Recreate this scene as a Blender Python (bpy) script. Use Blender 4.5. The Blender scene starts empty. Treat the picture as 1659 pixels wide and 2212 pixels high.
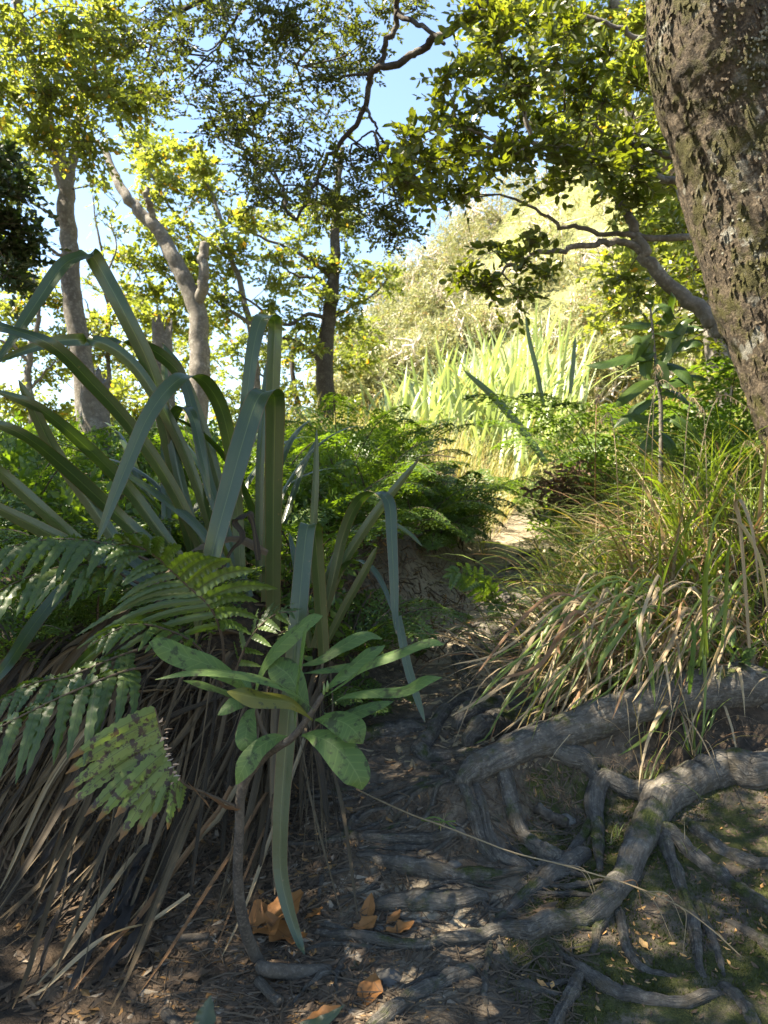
import bpy, math, random
import numpy as np
from mathutils import Vector

random.seed(7)
rng = np.random.default_rng(7)
PI = math.pi
scn = bpy.context.scene
COL = scn.collection

# ------------------------------------------------------------------ camera, sky, sun, exposure
EYE = 1.0                      # a crouching photographer
FOC = 1579.0                   # focal length in units of the 1659 x 2212 reading of the photograph
CU, CV = 829.5, 1106.0
cam_d = bpy.data.cameras.new('camera')
cam = bpy.data.objects.new('camera', cam_d)
COL.objects.link(cam)
cam.location = (0, 0, EYE)
cam.rotation_euler = (math.radians(90), 0, 0)
cam_d.sensor_fit = 'VERTICAL'
cam_d.angle = 2 * math.atan(1106.0 / FOC)
cam_d.clip_start = 0.05
cam_d.clip_end = 800
cam_d.dof.use_dof = True
cam_d.dof.focus_distance = 1.75
cam_d.dof.aperture_fstop = 5.0
scn.camera = cam

SUN_AZ, SUN_EL = math.radians(-96), math.radians(56)     # azimuth from +Y towards +X
sun_dir = Vector((math.sin(SUN_AZ) * math.cos(SUN_EL), math.cos(SUN_AZ) * math.cos(SUN_EL), math.sin(SUN_EL)))
world = bpy.data.worlds.new('World')
scn.world = world
world.use_nodes = True
wt = world.node_tree
bg = wt.nodes['Background']
sky = wt.nodes.new('ShaderNodeTexSky')
sky.sky_type = 'NISHITA'
sky.sun_disc = False
sky.sun_elevation = SUN_EL
sky.sun_rotation = SUN_AZ
sky.air_density = 1.0
sky.dust_density = 0.1
sky.ozone_density = 1.6
wt.links.new(sky.outputs[0], bg.inputs[0])
bg.inputs[1].default_value = 0.068
sd = bpy.data.lights.new('sun', 'SUN')
sd.energy = 5.0
sd.angle = math.radians(0.5)
sd.color = (1.0, 0.93, 0.80)
sun = bpy.data.objects.new('sun', sd)
COL.objects.link(sun)
sun.location = (-20, 10, 30)
sun.rotation_euler = sun_dir.to_track_quat('Z', 'Y').to_euler()

scn.view_settings.view_transform = 'Standard'
scn.view_settings.look = 'None'
scn.view_settings.gamma = 1
scn.view_settings.use_curve_mapping = False
scn.view_settings.exposure = 2.75
scn.view_settings.use_white_balance = True      # the phone balanced for the shade
scn.view_settings.white_balance_temperature = 7050
scn.render.engine = 'CYCLES'
scn.cycles.max_bounces = 8
scn.cycles.transparent_max_bounces = 6
scn.cycles.use_denoising = True
scn.cycles.sample_clamp_indirect = 6

# ------------------------------------------------------------------ numeric helpers
def P(u, v, d):
    return np.array([(u - CU) / FOC * d, d, EYE + (CV - v) / FOC * d])

def PX(pts):
    return np.array([P(*p) for p in pts])

def unit(a):
    a = np.asarray(a, float)
    return a / np.maximum(np.linalg.norm(a, axis=-1, keepdims=True), 1e-9)

def sm(t):
    t = np.clip(t, 0, 1)
    return t * t * (3 - 2 * t)

def _hash(ix, iy, iz):
    n = (ix * 374761393 + iy * 668265263 + iz * 2147483647 + 12345) & 0xFFFFFFFF
    n = ((n ^ (n >> 13)) * 1274126177) & 0xFFFFFFFF
    n = n ^ (n >> 16)
    return (n & 0xFFFF) / 65535.0

def vnoise(x, y, z):
    x, y, z = np.broadcast_arrays(np.asarray(x, float), np.asarray(y, float), np.asarray(z, float))
    ix, iy, iz = (np.floor(q).astype(np.int64) for q in (x, y, z))
    fx, fy, fz = sm(x - ix), sm(y - iy), sm(z - iz)
    out = 0
    for a in (0, 1):
        for b in (0, 1):
            for c in (0, 1):
                w = (fx if a else 1 - fx) * (fy if b else 1 - fy) * (fz if c else 1 - fz)
                out = out + w * _hash(ix + a, iy + b, iz + c)
    return out * 2 - 1

def fbm(x, y, z=0.0, o=3):
    s, a, t = 0, 1.0, 0
    for k in range(o):
        f = 2.03 ** k
        s = s + a * vnoise(np.asarray(x) * f + 17 * k, np.asarray(y) * f - 9 * k, np.asarray(z) * f + 5 * k)
        t += a
        a *= 0.5
    return s / t

def catmull(pts, n=8):
    p = np.asarray(pts, float)
    if len(p) < 3:
        t = np.linspace(0, 1, n + 1)[:, None]
        return p[0] * (1 - t) + p[-1] * t
    q = np.vstack([2 * p[0] - p[1], p, 2 * p[-1] - p[-2]])
    out = []
    t = np.linspace(0, 1, n, endpoint=False)[:, None]
    for i in range(1, len(q) - 2):
        a, b, c, d = q[i - 1], q[i], q[i + 1], q[i + 2]
        out.append(0.5 * (2 * b + (c - a) * t + (2 * a - 5 * b + 4 * c - d) * t ** 2 + (3 * b - a - 3 * c + d) * t ** 3))
    out.append(p[-1:])
    return np.vstack(out)

class Acc:
    """gathers vertices and faces, then links them as one mesh object"""
    def __init__(self):
        self.V, self.F, self.L, self.M, self.n = [], [], [], [], 0
    def add(self, V, F, lc=None, mi=0):
        V = np.asarray(V, float)
        if lc is None:
            lc = np.zeros((len(V), 3))
        for f in (F if isinstance(F, list) else [F]):
            f = np.asarray(f, np.int64)
            if len(f):
                self.F.append(f + self.n)
                self.M.append(np.full(len(f), mi))
        self.V.append(V)
        self.L.append(np.asarray(lc, float))
        self.n += len(V)
    def mesh(self, name, mats, smooth=True, origin=None):
        V = np.vstack(self.V)
        if origin is not None:
            V = V - np.asarray(origin)
        L = np.vstack(self.L)
        me = bpy.data.meshes.new(name)
        me.vertices.add(len(V))
        me.vertices.foreach_set('co', V.astype(np.float32).ravel())
        loops = np.concatenate([f.ravel() for f in self.F])
        sizes = np.concatenate([np.full(len(f), f.shape[1]) for f in self.F])
        starts = np.concatenate([[0], np.cumsum(sizes)[:-1]])
        me.loops.add(len(loops))
        me.loops.foreach_set('vertex_index', loops.astype(np.int32))
        me.polygons.add(len(sizes))
        me.polygons.foreach_set('loop_start', starts.astype(np.int32))
        for m in (mats if isinstance(mats, (list, tuple)) else [mats]):
            me.materials.append(m)
        me.polygons.foreach_set('material_index', np.concatenate(self.M).astype(np.int32))
        me.polygons.foreach_set('use_smooth', np.full(len(sizes), smooth))
        at = me.attributes.new('lc', 'FLOAT_VECTOR', 'POINT')
        at.data.foreach_set('vector', L.astype(np.float32).ravel())
        me.update(calc_edges=True)
        me.validate()
        return me
    def build(self, name, mats, parent=None, smooth=True, kind=None):
        org = None
        if parent is not None:
            org = np.array(parent.matrix_basis.translation)
            if parent.parent is not None:
                org = org + np.array(parent.parent.matrix_basis.translation)
        o = bpy.data.objects.new(name, self.mesh(name, mats, smooth, org))
        COL.objects.link(o)
        if parent is not None:
            o.parent = parent
        if kind:
            o['kind'] = kind
        return o

def tag(o, label, cat, group=None, kind=None):
    o['label'] = label
    o['category'] = cat
    if group:
        o['group'] = group
    if kind:
        o['kind'] = kind
    return o

def thing(name, label, cat, loc, group=None):
    o = bpy.data.objects.new(name, None)
    o.empty_display_size = 0.1
    COL.objects.link(o)
    o.location = Vector([float(c) for c in loc])
    return tag(o, label, cat, group)

def tube(pts, rad, sides=8, cap=True, rough=0.0, freq=20.0, flat=1.0):
    p = np.asarray(pts, float)
    n = len(p)
    r = np.broadcast_to(np.asarray(rad, float), (n,)).copy()
    T = unit(np.gradient(p, axis=0))
    ref = np.array([0, 0, 1.0]) if abs(T[0][2]) < 0.8 else np.array([0, 1.0, 0])
    A = np.zeros_like(p)
    a = ref
    for i in range(n):
        a = a - T[i] * np.dot(a, T[i])
        a = a / max(np.linalg.norm(a), 1e-9)
        A[i] = a
    B = np.cross(T, A)
    th = np.linspace(0, 2 * PI, sides, endpoint=False)
    c, s = np.cos(th), np.sin(th)
    ring = A[:, None, :] * c[None, :, None] * flat + B[:, None, :] * s[None, :, None]
    V = p[:, None, :] + ring * r[:, None, None]
    if rough:
        q = V.reshape(-1, 3) * freq
        k = fbm(q[:, 0], q[:, 1], q[:, 2], 3).reshape(n, sides)
        V = p[:, None, :] + ring * (r[:, None] * (1 + rough * k))[:, :, None]
    ds = np.concatenate([[0], np.cumsum(np.linalg.norm(np.diff(p, axis=0), axis=1))])
    lc = np.zeros((n, sides, 3))
    lc[:, :, 0] = th / (2 * PI)
    lc[:, :, 1] = ds[:, None]
    lc[:, :, 2] = rng.random()
    i = np.arange(n - 1)[:, None] * sides
    j = np.arange(sides)[None, :]
    j2 = (j + 1) % sides
    F = np.stack([i + j, i + j2, i + sides + j2, i + sides + j], -1).reshape(-1, 4)
    V = V.reshape(-1, 3)
    lc = lc.reshape(-1, 3)
    Fs = [F]
    if cap:
        V = np.vstack([V, p[0] - T[0] * r[0] * .5, p[-1] + T[-1] * r[-1] * .5])
        lc = np.vstack([lc, lc[0], lc[-1]])
        jj = np.arange(sides)
        a0, a1 = n * sides, n * sides + 1
        Fs.append(np.stack([np.full(sides, a0), (jj + 1) % sides, jj], -1))
        b = (n - 1) * sides
        Fs.append(np.stack([np.full(sides, a1), b + jj, b + (jj + 1) % sides], -1))
    return V, Fs, lc

def ribbon(pts, widths, side, across=4, fold=0.0, wave=0.0, wfreq=8, scallop=None, rnd=None, thick=0.0):
    """a strip of leaf: widths along pts, folded into a V across"""
    p = np.asarray(pts, float)
    n = len(p)
    w = np.broadcast_to(np.asarray(widths, float), (n,))
    T = unit(np.gradient(p, axis=0))
    S = np.broadcast_to(np.asarray(side, float), p.shape)
    S = unit(S - T * np.sum(S * T, -1, keepdims=True))
    N = np.cross(T, S)
    a = np.linspace(-1, 1, across + 1)
    ww = w[:, None] * 0.5 * a[None, :]
    t = np.linspace(0, 1, n)
    if scallop is not None:
        ww = ww * (1 + scallop * np.sin(t * wfreq * 2 * PI)[:, None] * np.abs(a)[None, :])
    h = fold * w[:, None] * np.abs(a)[None, :]
    if wave:
        ph = rng.random() * 6
        h = h + wave * w[:, None] * (np.sin(t * wfreq * 2 * PI + ph)[:, None] * np.abs(a)[None, :] ** 2 * np.sign(a)[None, :] * .5
                                     + np.sin(t * wfreq * 2 * PI * .83 + ph)[:, None] * np.abs(a)[None, :] ** 2 * .7)
    V = p[:, None, :] + S[:, None, :] * ww[:, :, None] + N[:, None, :] * h[:, :, None]
    m = across + 1
    lc = np.zeros((n, m, 3))
    lc[:, :, 0] = a[None, :]
    lc[:, :, 1] = t[:, None]
    lc[:, :, 2] = rng.random() if rnd is None else rnd
    i = np.arange(n - 1)[:, None] * m
    j = np.arange(across)[None, :]
    F = np.stack([i + j, i + j + 1, i + m + j + 1, i + m + j], -1).reshape(-1, 4)
    return V.reshape(-1, 3), F, lc.reshape(-1, 3)

def leaf_prof(n, peak=0.45, base=0.12, tip=0.02, sharp=1.0):
    t = np.linspace(0, 1, n)
    a = np.where(t < peak, np.sin(np.clip(t / peak, 0, 1) * PI / 2) ** 1.0, np.cos(np.clip((t - peak) / (1 - peak), 0, 1) * PI / 2) ** sharp)
    return np.maximum(a, np.where(t < peak, base, tip))

def flax_prof(n, base=0.55, tip=0.06):
    t = np.linspace(0, 1, n)
    return np.interp(t, [0, .25, .6, .85, .95, 1], [base, .95, 1, .7, .38, tip])

# leaves on twigs: S sprays of K leaves each
def sprays(O, D, N, L, K, ll, lw, jit=0.45, six=False, twig=0.0, droop=0.15):
    O, D, N = np.asarray(O), unit(D), unit(N)
    S = len(O)
    L = np.broadcast_to(np.asarray(L, float), (S,))
    Bn = unit(np.cross(D, N))
    N = np.cross(Bn, D)
    t = (np.arange(K) + .6) / K
    pos = O[:, None] + D[:, None] * (L[:, None] * t)[:, :, None]
    pos[:, :, 2] -= droop * L[:, None] * t ** 2
    sd_ = np.where(np.arange(K) % 2 == 0, 1.0, -1.0)
    ang = (0.95 - 0.5 * t) + rng.normal(0, .25, (S, K))
    d = D[:, None] * np.cos(ang)[:, :, None] + Bn[:, None] * (np.sin(ang) * sd_)[:, :, None]
    d = unit(d + rng.normal(0, .18, (S, K, 3)))
    nn = unit(N[:, None] + rng.normal(0, jit, (S, K, 3)))
    b = unit(np.cross(d, nn))
    nn = np.cross(b, d)
    l = ll * rng.uniform(.6, 1.25, (S, K))[:, :, None]
    w = (lw / ll) * l * rng.uniform(.8, 1.15, (S, K))[:, :, None] * .5
    rnd = rng.random((S, K))
    if six:
        V = np.stack([pos, pos + d * l * .3 + b * w * .85 + nn * w * .3, pos + d * l * .68 + b * w * .8 + nn * w * .18, pos + d * l - nn * l * .08,
                      pos + d * l * .68 - b * w * .8 + nn * w * .18, pos + d * l * .3 - b * w * .85 + nn * w * .3], 2)
        m = 6
        lcx, lcy = [0, 1, .9, 0, -.9, -1], [0, .3, .7, 1, .7, .3]
        fa = np.array([[0, 1, 2, 3], [0, 3, 4, 5]])
    else:
        V = np.stack([pos, pos + d * l * .45 + b * w + nn * w * .3, pos + d * l, pos + d * l * .45 - b * w + nn * w * .3], 2)
        m = 4
        lcx, lcy = [0, 1, 0, -1], [0, .45, 1, .45]
        fa = np.array([[0, 1, 2], [0, 2, 3]])
    lc = np.zeros((S, K, m, 3))
    lc[..., 0] = lcx
    lc[..., 1] = lcy
    lc[..., 2] = rnd[:, :, None]
    idx = (np.arange(S * K) * m)[:, None, None]
    F = (idx + fa[None]).reshape(-1, fa.shape[1])
    out = [(V.reshape(-1, 3), F, lc.reshape(-1, 3))]
    if twig:
        e = O + D * L[:, None]
        e[:, 2] -= droop * L
        mid = O + D * (L * .5)[:, None]
        mid[:, 2] -= droop * L * .25
        st = np.stack([O, mid, e], 1)
        rr = np.array([1, .7, .3]) * twig
        th = np.array([0, 2.09, 4.19])
        ring = Bn[:, None, None] * np.cos(th)[None, None, :, None] + N[:, None, None] * np.sin(th)[None, None, :, None]
        TV = st[:, :, None] + ring * rr[None, :, None, None]
        base = (np.arange(S) * 9)[:, None, None, None]
        i = (np.arange(2) * 3)[None, :, None, None]
        j = np.arange(3)[None, None, :, None]
        q = np.concatenate([base + i + j, base + i + (j + 1) % 3, base + i + 3 + (j + 1) % 3, base + i + 3 + j], -1)
        out.append((TV.reshape(-1, 3), q.reshape(-1, 4), np.zeros((S * 9, 3))))
    return out

# ------------------------------------------------------------------ materials
def rgba(c):
    return (c[0], c[1], c[2], 1)

class Mat:
    def __init__(self, name):
        self.m = bpy.data.materials.new(name)
        self.m.use_nodes = True
        self.t = self.m.node_tree
        self.t.nodes.clear()
        self.out = self.n('ShaderNodeOutputMaterial')
    def n(self, kind, **kw):
        x = self.t.nodes.new(kind)
        for k, v in kw.items():
            setattr(x, k, v)
        return x
    def l(self, a, b):
        self.t.links.new(a, b)
    def val(self, sock, v):
        if isinstance(v, bpy.types.NodeSocket):
            self.l(v, sock)
        else:
            sock.default_value = v
    def math(self, op, a, b=0.0, clamp=False):
        x = self.n('ShaderNodeMath', operation=op, use_clamp=clamp)
        self.val(x.inputs[0], a)
        self.val(x.inputs[1], b)
        return x.outputs[0]
    def mix(self, f, a, b, mode='MIX'):
        x = self.n('ShaderNodeMix', data_type='RGBA', blend_type=mode)
        self.val(x.inputs[0], f)
        self.val(x.inputs[6], a if isinstance(a, bpy.types.NodeSocket) else rgba(a))
        self.val(x.inputs[7], b if isinstance(b, bpy.types.NodeSocket) else rgba(b))
        return x.outputs[2]
    def ramp(self, f, lo, hi):
        x = self.n('ShaderNodeMapRange', interpolation_type='SMOOTHSTEP')
        self.l(f, x.inputs[0])
        x.inputs[1].default_value = lo
        x.inputs[2].default_value = hi
        return x.outputs[0]
    def noise(self, vec, scale, detail=4, rough=.55, dist=0.0):
        x = self.n('ShaderNodeTexNoise')
        if vec is not None:
            self.l(vec, x.inputs['Vector'])
        x.inputs['Scale'].default_value = scale
        x.inputs['Detail'].default_value = detail
        x.inputs['Roughness'].default_value = rough
        x.inputs['Distortion'].default_value = dist
        return x.outputs[0]
    def lc(self):
        a = self.n('ShaderNodeAttribute', attribute_name='lc')
        s = self.n('ShaderNodeSeparateXYZ')
        self.l(a.outputs['Vector'], s.inputs[0])
        return a.outputs['Vector'], s.outputs[0], s.outputs[1], s.outputs[2]
    def pos(self):
        return self.n('ShaderNodeNewGeometry').outputs['Position']
    def bump(self, h, strength, dist):
        x = self.n('ShaderNodeBump')
        x.inputs['Strength'].default_value = strength
        x.inputs['Distance'].default_value = dist
        self.l(h, x.inputs['Height'])
        return x.outputs[0]
    def bsdf(self, col, rough, normal=None, spec=0.5, sheen=None):
        b = self.n('ShaderNodeBsdfPrincipled')
        self.val(b.inputs['Base Color'], col if isinstance(col, bpy.types.NodeSocket) else rgba(col))
        self.val(b.inputs['Roughness'], rough)
        b.inputs['Specular IOR Level'].default_value = spec
        if normal is not None:
            self.l(normal, b.inputs['Normal'])
        return b.outputs[0]

def leaf_mat(name, c1, c2, trans, tw=0.4, rough=0.4, spec=0.5, rib=None, ribw=0.08, spots=None, third=None, stria=0.0, tipc=None, edge=None, mott=0.35, nscale=25, veins=0):
    m = Mat(name)
    vec, x, y, r = m.lc()
    oi = m.n('ShaderNodeObjectInfo').outputs['Random']
    rr = m.math('FRACT', m.math('ADD', r, oi))
    pos = m.pos()
    nz = m.noise(pos, nscale, 3)
    f = m.math('ADD', m.math('MULTIPLY', rr, 1 - mott), m.math('MULTIPLY', nz, mott))
    col = m.mix(f, c1, c2)
    if third:                      # a few leaves of another colour
        col = m.mix(m.ramp(rr, third[1], third[1] + .03), col, third[0])
    ax = m.math('ABSOLUTE', x)
    if stria:
        st = m.noise(None, 1)
        cmb = m.n('ShaderNodeCombineXYZ')
        m.l(m.math('MULTIPLY', x, 14), cmb.inputs[0])
        m.l(m.math('MULTIPLY', y, 1.5), cmb.inputs[1])
        m.l(m.math('MULTIPLY', rr, 50), cmb.inputs[2])
        st = m.noise(cmb.outputs[0], 1.0, 2)
        col = m.mix(m.math('MULTIPLY', m.math('SUBTRACT', st, .5), stria * 2, True), col, (c2[0] * 1.6, c2[1] * 1.6, c2[2] * 1.4))
    if veins:
        w_ = m.math('SINE', m.math('MULTIPLY', m.math('SUBTRACT', y, m.math('MULTIPLY', ax, .10)), veins * 6.283))
        col = m.mix(m.math('MULTIPLY', m.ramp(w_, .72, 1.0), .30), col, (c2[0] * 1.7, c2[1] * 1.5, c2[2] * 1.6))
    if rib:
        col = m.mix(m.math('MULTIPLY', m.math('SUBTRACT', 1.0, m.ramp(ax, 0.0, ribw)), .75), col, rib)
    if edge:
        col = m.mix(m.math('MULTIPLY', m.ramp(ax, .9, .99), .7), col, edge)
    if spots:
        sc, lo, hi, sc_col = spots
        g = m.noise(pos, sc, 4, .65)
        col = m.mix(m.ramp(g, lo, hi), col, sc_col)
    if tipc:
        g = m.math('ADD', y, m.math('MULTIPLY', m.noise(pos, 60, 2), .16))
        col = m.mix(m.ramp(g, tipc[1], tipc[1] + .06), col, tipc[0])
    vn = m.noise(pos, 120, 2)
    nb = m.bump(vn, .25, .002)
    b = m.bsdf(col, rough, nb, spec)
    tr = m.n('ShaderNodeBsdfTranslucent')
    tcol = m.mix(1.0, col, trans, 'MULTIPLY')
    m.l(tcol, tr.inputs[0])
    mx = m.n('ShaderNodeMixShader')
    mx.inputs[0].default_value = tw
    m.l(b, mx.inputs[1])
    m.l(tr.outputs[0], mx.inputs[2])
    m.l(mx.outputs[0], m.out.inputs[0])
    return m.m

def bark_mat(name, c1, c2, c3, scale=8, moss=0.0, lichen=0.0, bumpd=.01, mossc=(.05, .06, .012), dirt=None, moss_soft=.14, grain=0.0):
    m = Mat(name)
    pos = m.pos()
    vec, x, y, r = m.lc()
    g = m.noise(pos, scale, 6, .65)
    g2 = m.noise(pos, scale * 5, 5, .7)
    g3 = m.noise(pos, scale * 22, 3, .7)
    col = m.mix(m.ramp(g, .35, .65), c1, c2)
    col = m.mix(m.ramp(g2, .45, .72), col, c3)
    h = m.math('ADD', m.math('MULTIPLY', g2, 1.0), m.math('MULTIPLY', g3, .45))
    if grain:
        cmb = m.n('ShaderNodeCombineXYZ')
        an = m.math('MULTIPLY', x, 2 * PI)
        m.l(m.math('MULTIPLY', m.math('COSINE', an), 2.5), cmb.inputs[0])
        m.l(m.math('MULTIPLY', m.math('SINE', an), 2.5), cmb.inputs[1])
        m.l(m.math('MULTIPLY', y, 7), cmb.inputs[2])
        gr = m.noise(cmb.outputs[0], 2.2, 4, .6, .6)
        col = m.mix(m.math('MULTIPLY', m.ramp(gr, .50, .38), grain), col, (c2[0] * .35, c2[1] * .35, c2[2] * .35))
        h = m.math('ADD', h, m.math('MULTIPLY', gr, 1.6))
    rough = .85
    if lichen:
        vo = m.n('ShaderNodeTexVoronoi')
        vo.inputs['Scale'].default_value = 11
        ds = m.n('ShaderNodeVectorMath', operation='ADD')
        m.l(pos, ds.inputs[0])
        nn = m.n('ShaderNodeTexNoise')
        nn.inputs['Scale'].default_value = 30
        m.l(pos, nn.inputs['Vector'])
        sc = m.n('ShaderNodeVectorMath', operation='SCALE')
        m.l(nn.outputs['Color'], sc.inputs[0])
        sc.inputs['Scale'].default_value = .08
        m.l(sc.outputs[0], ds.inputs[1])
        m.l(ds.outputs[0], vo.inputs['Vector'])
        zone = m.ramp(m.noise(pos, 3.2, 3), .5, .62)
        lm = m.math('MULTIPLY', m.math('MULTIPLY', m.ramp(vo.outputs['Distance'], .42, .3), zone), lichen)
        lm = m.math('MULTIPLY', lm, m.ramp(g3, .38, .5))
        col = m.mix(lm, col, (.36, .36, .31))
        h = m.math('ADD', h, m.math('MULTIPLY', lm, .3))
    if moss:
        nz = m.n('ShaderNodeSeparateXYZ')
        m.l(m.n('ShaderNodeNewGeometry').outputs['Normal'], nz.inputs[0])
        mm = m.math('ADD', m.noise(pos, scale * .55, 5, .7), m.math('MULTIPLY', nz.outputs[2], .06))
        ms = m.ramp(mm, .68 - moss * .3, .68 - moss * .3 + moss_soft)
        mcol = m.mix(m.ramp(g3, .35, .7), mossc, (mossc[0] * 2.2, mossc[1] * 2.1, mossc[2] * 1.6))
        col = m.mix(ms, col, mcol)
        h = m.math('ADD', h, m.math('MULTIPLY', m.math('MULTIPLY', ms, m.noise(pos, 220, 2)), .8))
    if dirt:
        col = m.mix(m.ramp(m.noise(pos, scale * 1.7, 3), .52, .7), col, dirt)
    b = m.bsdf(col, rough, m.bump(h, .9, bumpd), .25)
    m.l(b, m.out.inputs[0])
    return m.m

def plain_mat(name, c1, c2, scale=30, rough=.85, bumpd=.003):
    m = Mat(name)
    pos = m.pos()
    oi = m.n('ShaderNodeObjectInfo').outputs['Random']
    vec, x, y, r = m.lc()
    f = m.math('ADD', m.math('MULTIPLY', m.math('FRACT', m.math('ADD', oi, r)), .5), m.math('MULTIPLY', m.noise(pos, scale, 4), .5))
    col = m.mix(f, c1, c2)
    m.l(m.bsdf(col, rough, m.bump(m.noise(pos, scale * 3, 3), .7, bumpd), .3), m.out.inputs[0])
    return m.m

def ground_mat():
    m = Mat('soil')
    pos = m.pos()
    vec, moss, litter, pale = m.lc()
    a = m.noise(pos, 5, 6, .65)
    b = m.noise(pos, 34, 5, .7)
    c = m.noise(pos, 170, 3, .7)
    col = m.mix(m.ramp(a, .3, .7), (.055, .043, .032), (.11, .088, .064))
    col = m.mix(m.ramp(b, .45, .7), col, (.15, .12, .085))
    col = m.mix(m.math('MULTIPLY', pale, m.ramp(b, .3, .55)), col, (.31, .255, .175))
    col = m.mix(m.math('MULTIPLY', m.ramp(c, .6, .72), .5), col, (.2, .17, .12))
    col = m.mix(m.math('MULTIPLY', litter, .8), col, m.mix(m.ramp(b, .35, .65), (.016, .012, .008), (.055, .036, .022)))
    mn = m.math('ADD', m.math('MULTIPLY', m.noise(pos, 7, 6, .7), .9), m.math('MULTIPLY', moss, .55))
    ms = m.math('MULTIPLY', m.ramp(mn, .895, 1.05), .9)
    mcol = m.mix(m.ramp(b, .3, .7), (.026, .033, .008), (.06, .07, .014))
    mcol = m.mix(m.ramp(c, .5, .75), mcol, (.085, .092, .02))
    col = m.mix(ms, col, mcol)
    h = m.math('ADD', m.math('MULTIPLY', b, 1.0), m.math('MULTIPLY', c, .5))
    h = m.math('ADD', h, m.math('MULTIPLY', ms, m.math('MULTIPLY', m.noise(pos, 330, 2), 1.2)))
    sp = m.n('ShaderNodeSeparateXYZ')
    m.l(pos, sp.inputs[0])
    far = m.ramp(m.math('ADD', sp.outputs[1], m.math('MULTIPLY', a, 2.0)), 7.5, 10.0)
    col = m.mix(far, col, m.mix(m.ramp(m.noise(pos, 1.3, 6, .7), .35, .65), (.11, .13, .04), (.19, .18, .075)))
    m.l(m.bsdf(col, .95, m.bump(h, .9, .012), .2), m.out.inputs[0])
    return m.m

# ------------------------------------------------------------------ terrain
PY = [0, 1.2, 1.6, 2.0, 2.6, 3.2, 4.0, 5.0, 6.0, 8.0]
PZ = [-.05, 0, .02, .09, .20, .33, .50, .66, .82, 1.10]
XCY = [0, 1.4, 2.0, 2.6, 4.0, 5.0, 6.0, 8.0, 12, 30]
XC = [.1, .10, .15, .30, .70, .95, 1.2, 1.8, 3.0, 8]
XLY = [0, 1.45, 1.7, 2.0, 2.3, 2.8, 3.5, 4.2, 5.0, 6.0, 8.0, 30]
XL = [-3, -1.5, -.9, -.42, -.20, -.06, .20, .40, .6, .85, 1.35, 7]

def ground_h(x, y):
    x = np.asarray(x, float)
    y = np.asarray(y, float)
    pz = np.interp(y, PY, PZ)
    xc = np.interp(y, XCY, XC)
    dl = np.interp(y, XLY, XL) - x
    near = 1 - sm((y - 7) / 4)
    z = pz + near * (.46 * sm(dl / .5) + .10 * np.clip(dl - .5, 0, 2))
    yb = np.interp(x, [.3, .45, 1.0, 1.7, 3, 6], [9, 2.85, 2.68, 2.5, 2.0, 1.4])
    dr = np.minimum(x - (xc + .36), y - yb)
    z = z + near * (.50 * sm(dr / .65) + .12 * np.clip(dr - .65, 0, 3))
    z = z + near * .10 * sm((x - .55) / .8) * sm((2.9 - y) / .5) * sm((y - 1.2) / .6)
    crest = np.interp(x, [-60, -20, -8, -4, -1.5, 0, 4, 9, 20, 60], [-6, -4, -1.0, 2.2, 5.0, 7.2, 11.0, 15.5, 22, 30])
    t = np.clip((y - 8) / 21, 0, 1)
    hill = crest * (t ** 1.15)
    back = np.clip((y - 29) / 60, 0, 1)
    z = z + hill * (1 - .9 * sm(back))
    z = z - sm((-x - 1.5) / 8) * sm((y - 5.5) / 6) * 3.0
    amp = .018 + .03 * sm((y - 3) / 4) + .25 * sm((y - 9) / 10)
    z = z + amp * fbm(x * 2.3, y * 2.3, 0, 3) + .012 * fbm(x * 9, y * 9, 3, 2)
    return z

def g(u, v, lift=0.0, dmax=14.0):
    d = np.arange(.8, dmax, .004)
    x = (u - CU) / FOC * d
    z = EYE + (CV - v) / FOC * d
    h = ground_h(x, d) + lift
    k = np.argmax(z < h)
    if not (z < h).any():
        k = len(d) - 1
    return np.array([x[k], d[k], z[k]])

xs = np.unique(np.concatenate([np.arange(-1.7, 1.9, .014), np.arange(-8, -1.7, .12), np.arange(1.9, 8, .12), np.arange(-40, -8, 1.0), np.arange(8, 41, 1.0), np.arange(-300, -40, 20), np.arange(41, 301, 20)]))
ys = np.unique(np.concatenate([np.arange(1.1, 3.4, .013), np.arange(3.4, 8, .05), np.arange(-3, 1.1, .15), np.arange(8, 36, .5), np.arange(36, 120, 5), np.arange(120, 401, 25), np.arange(-60, -3, 6)]))
GX, GY = np.meshgrid(xs, ys)
GZ = ground_h(GX, GY)

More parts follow.
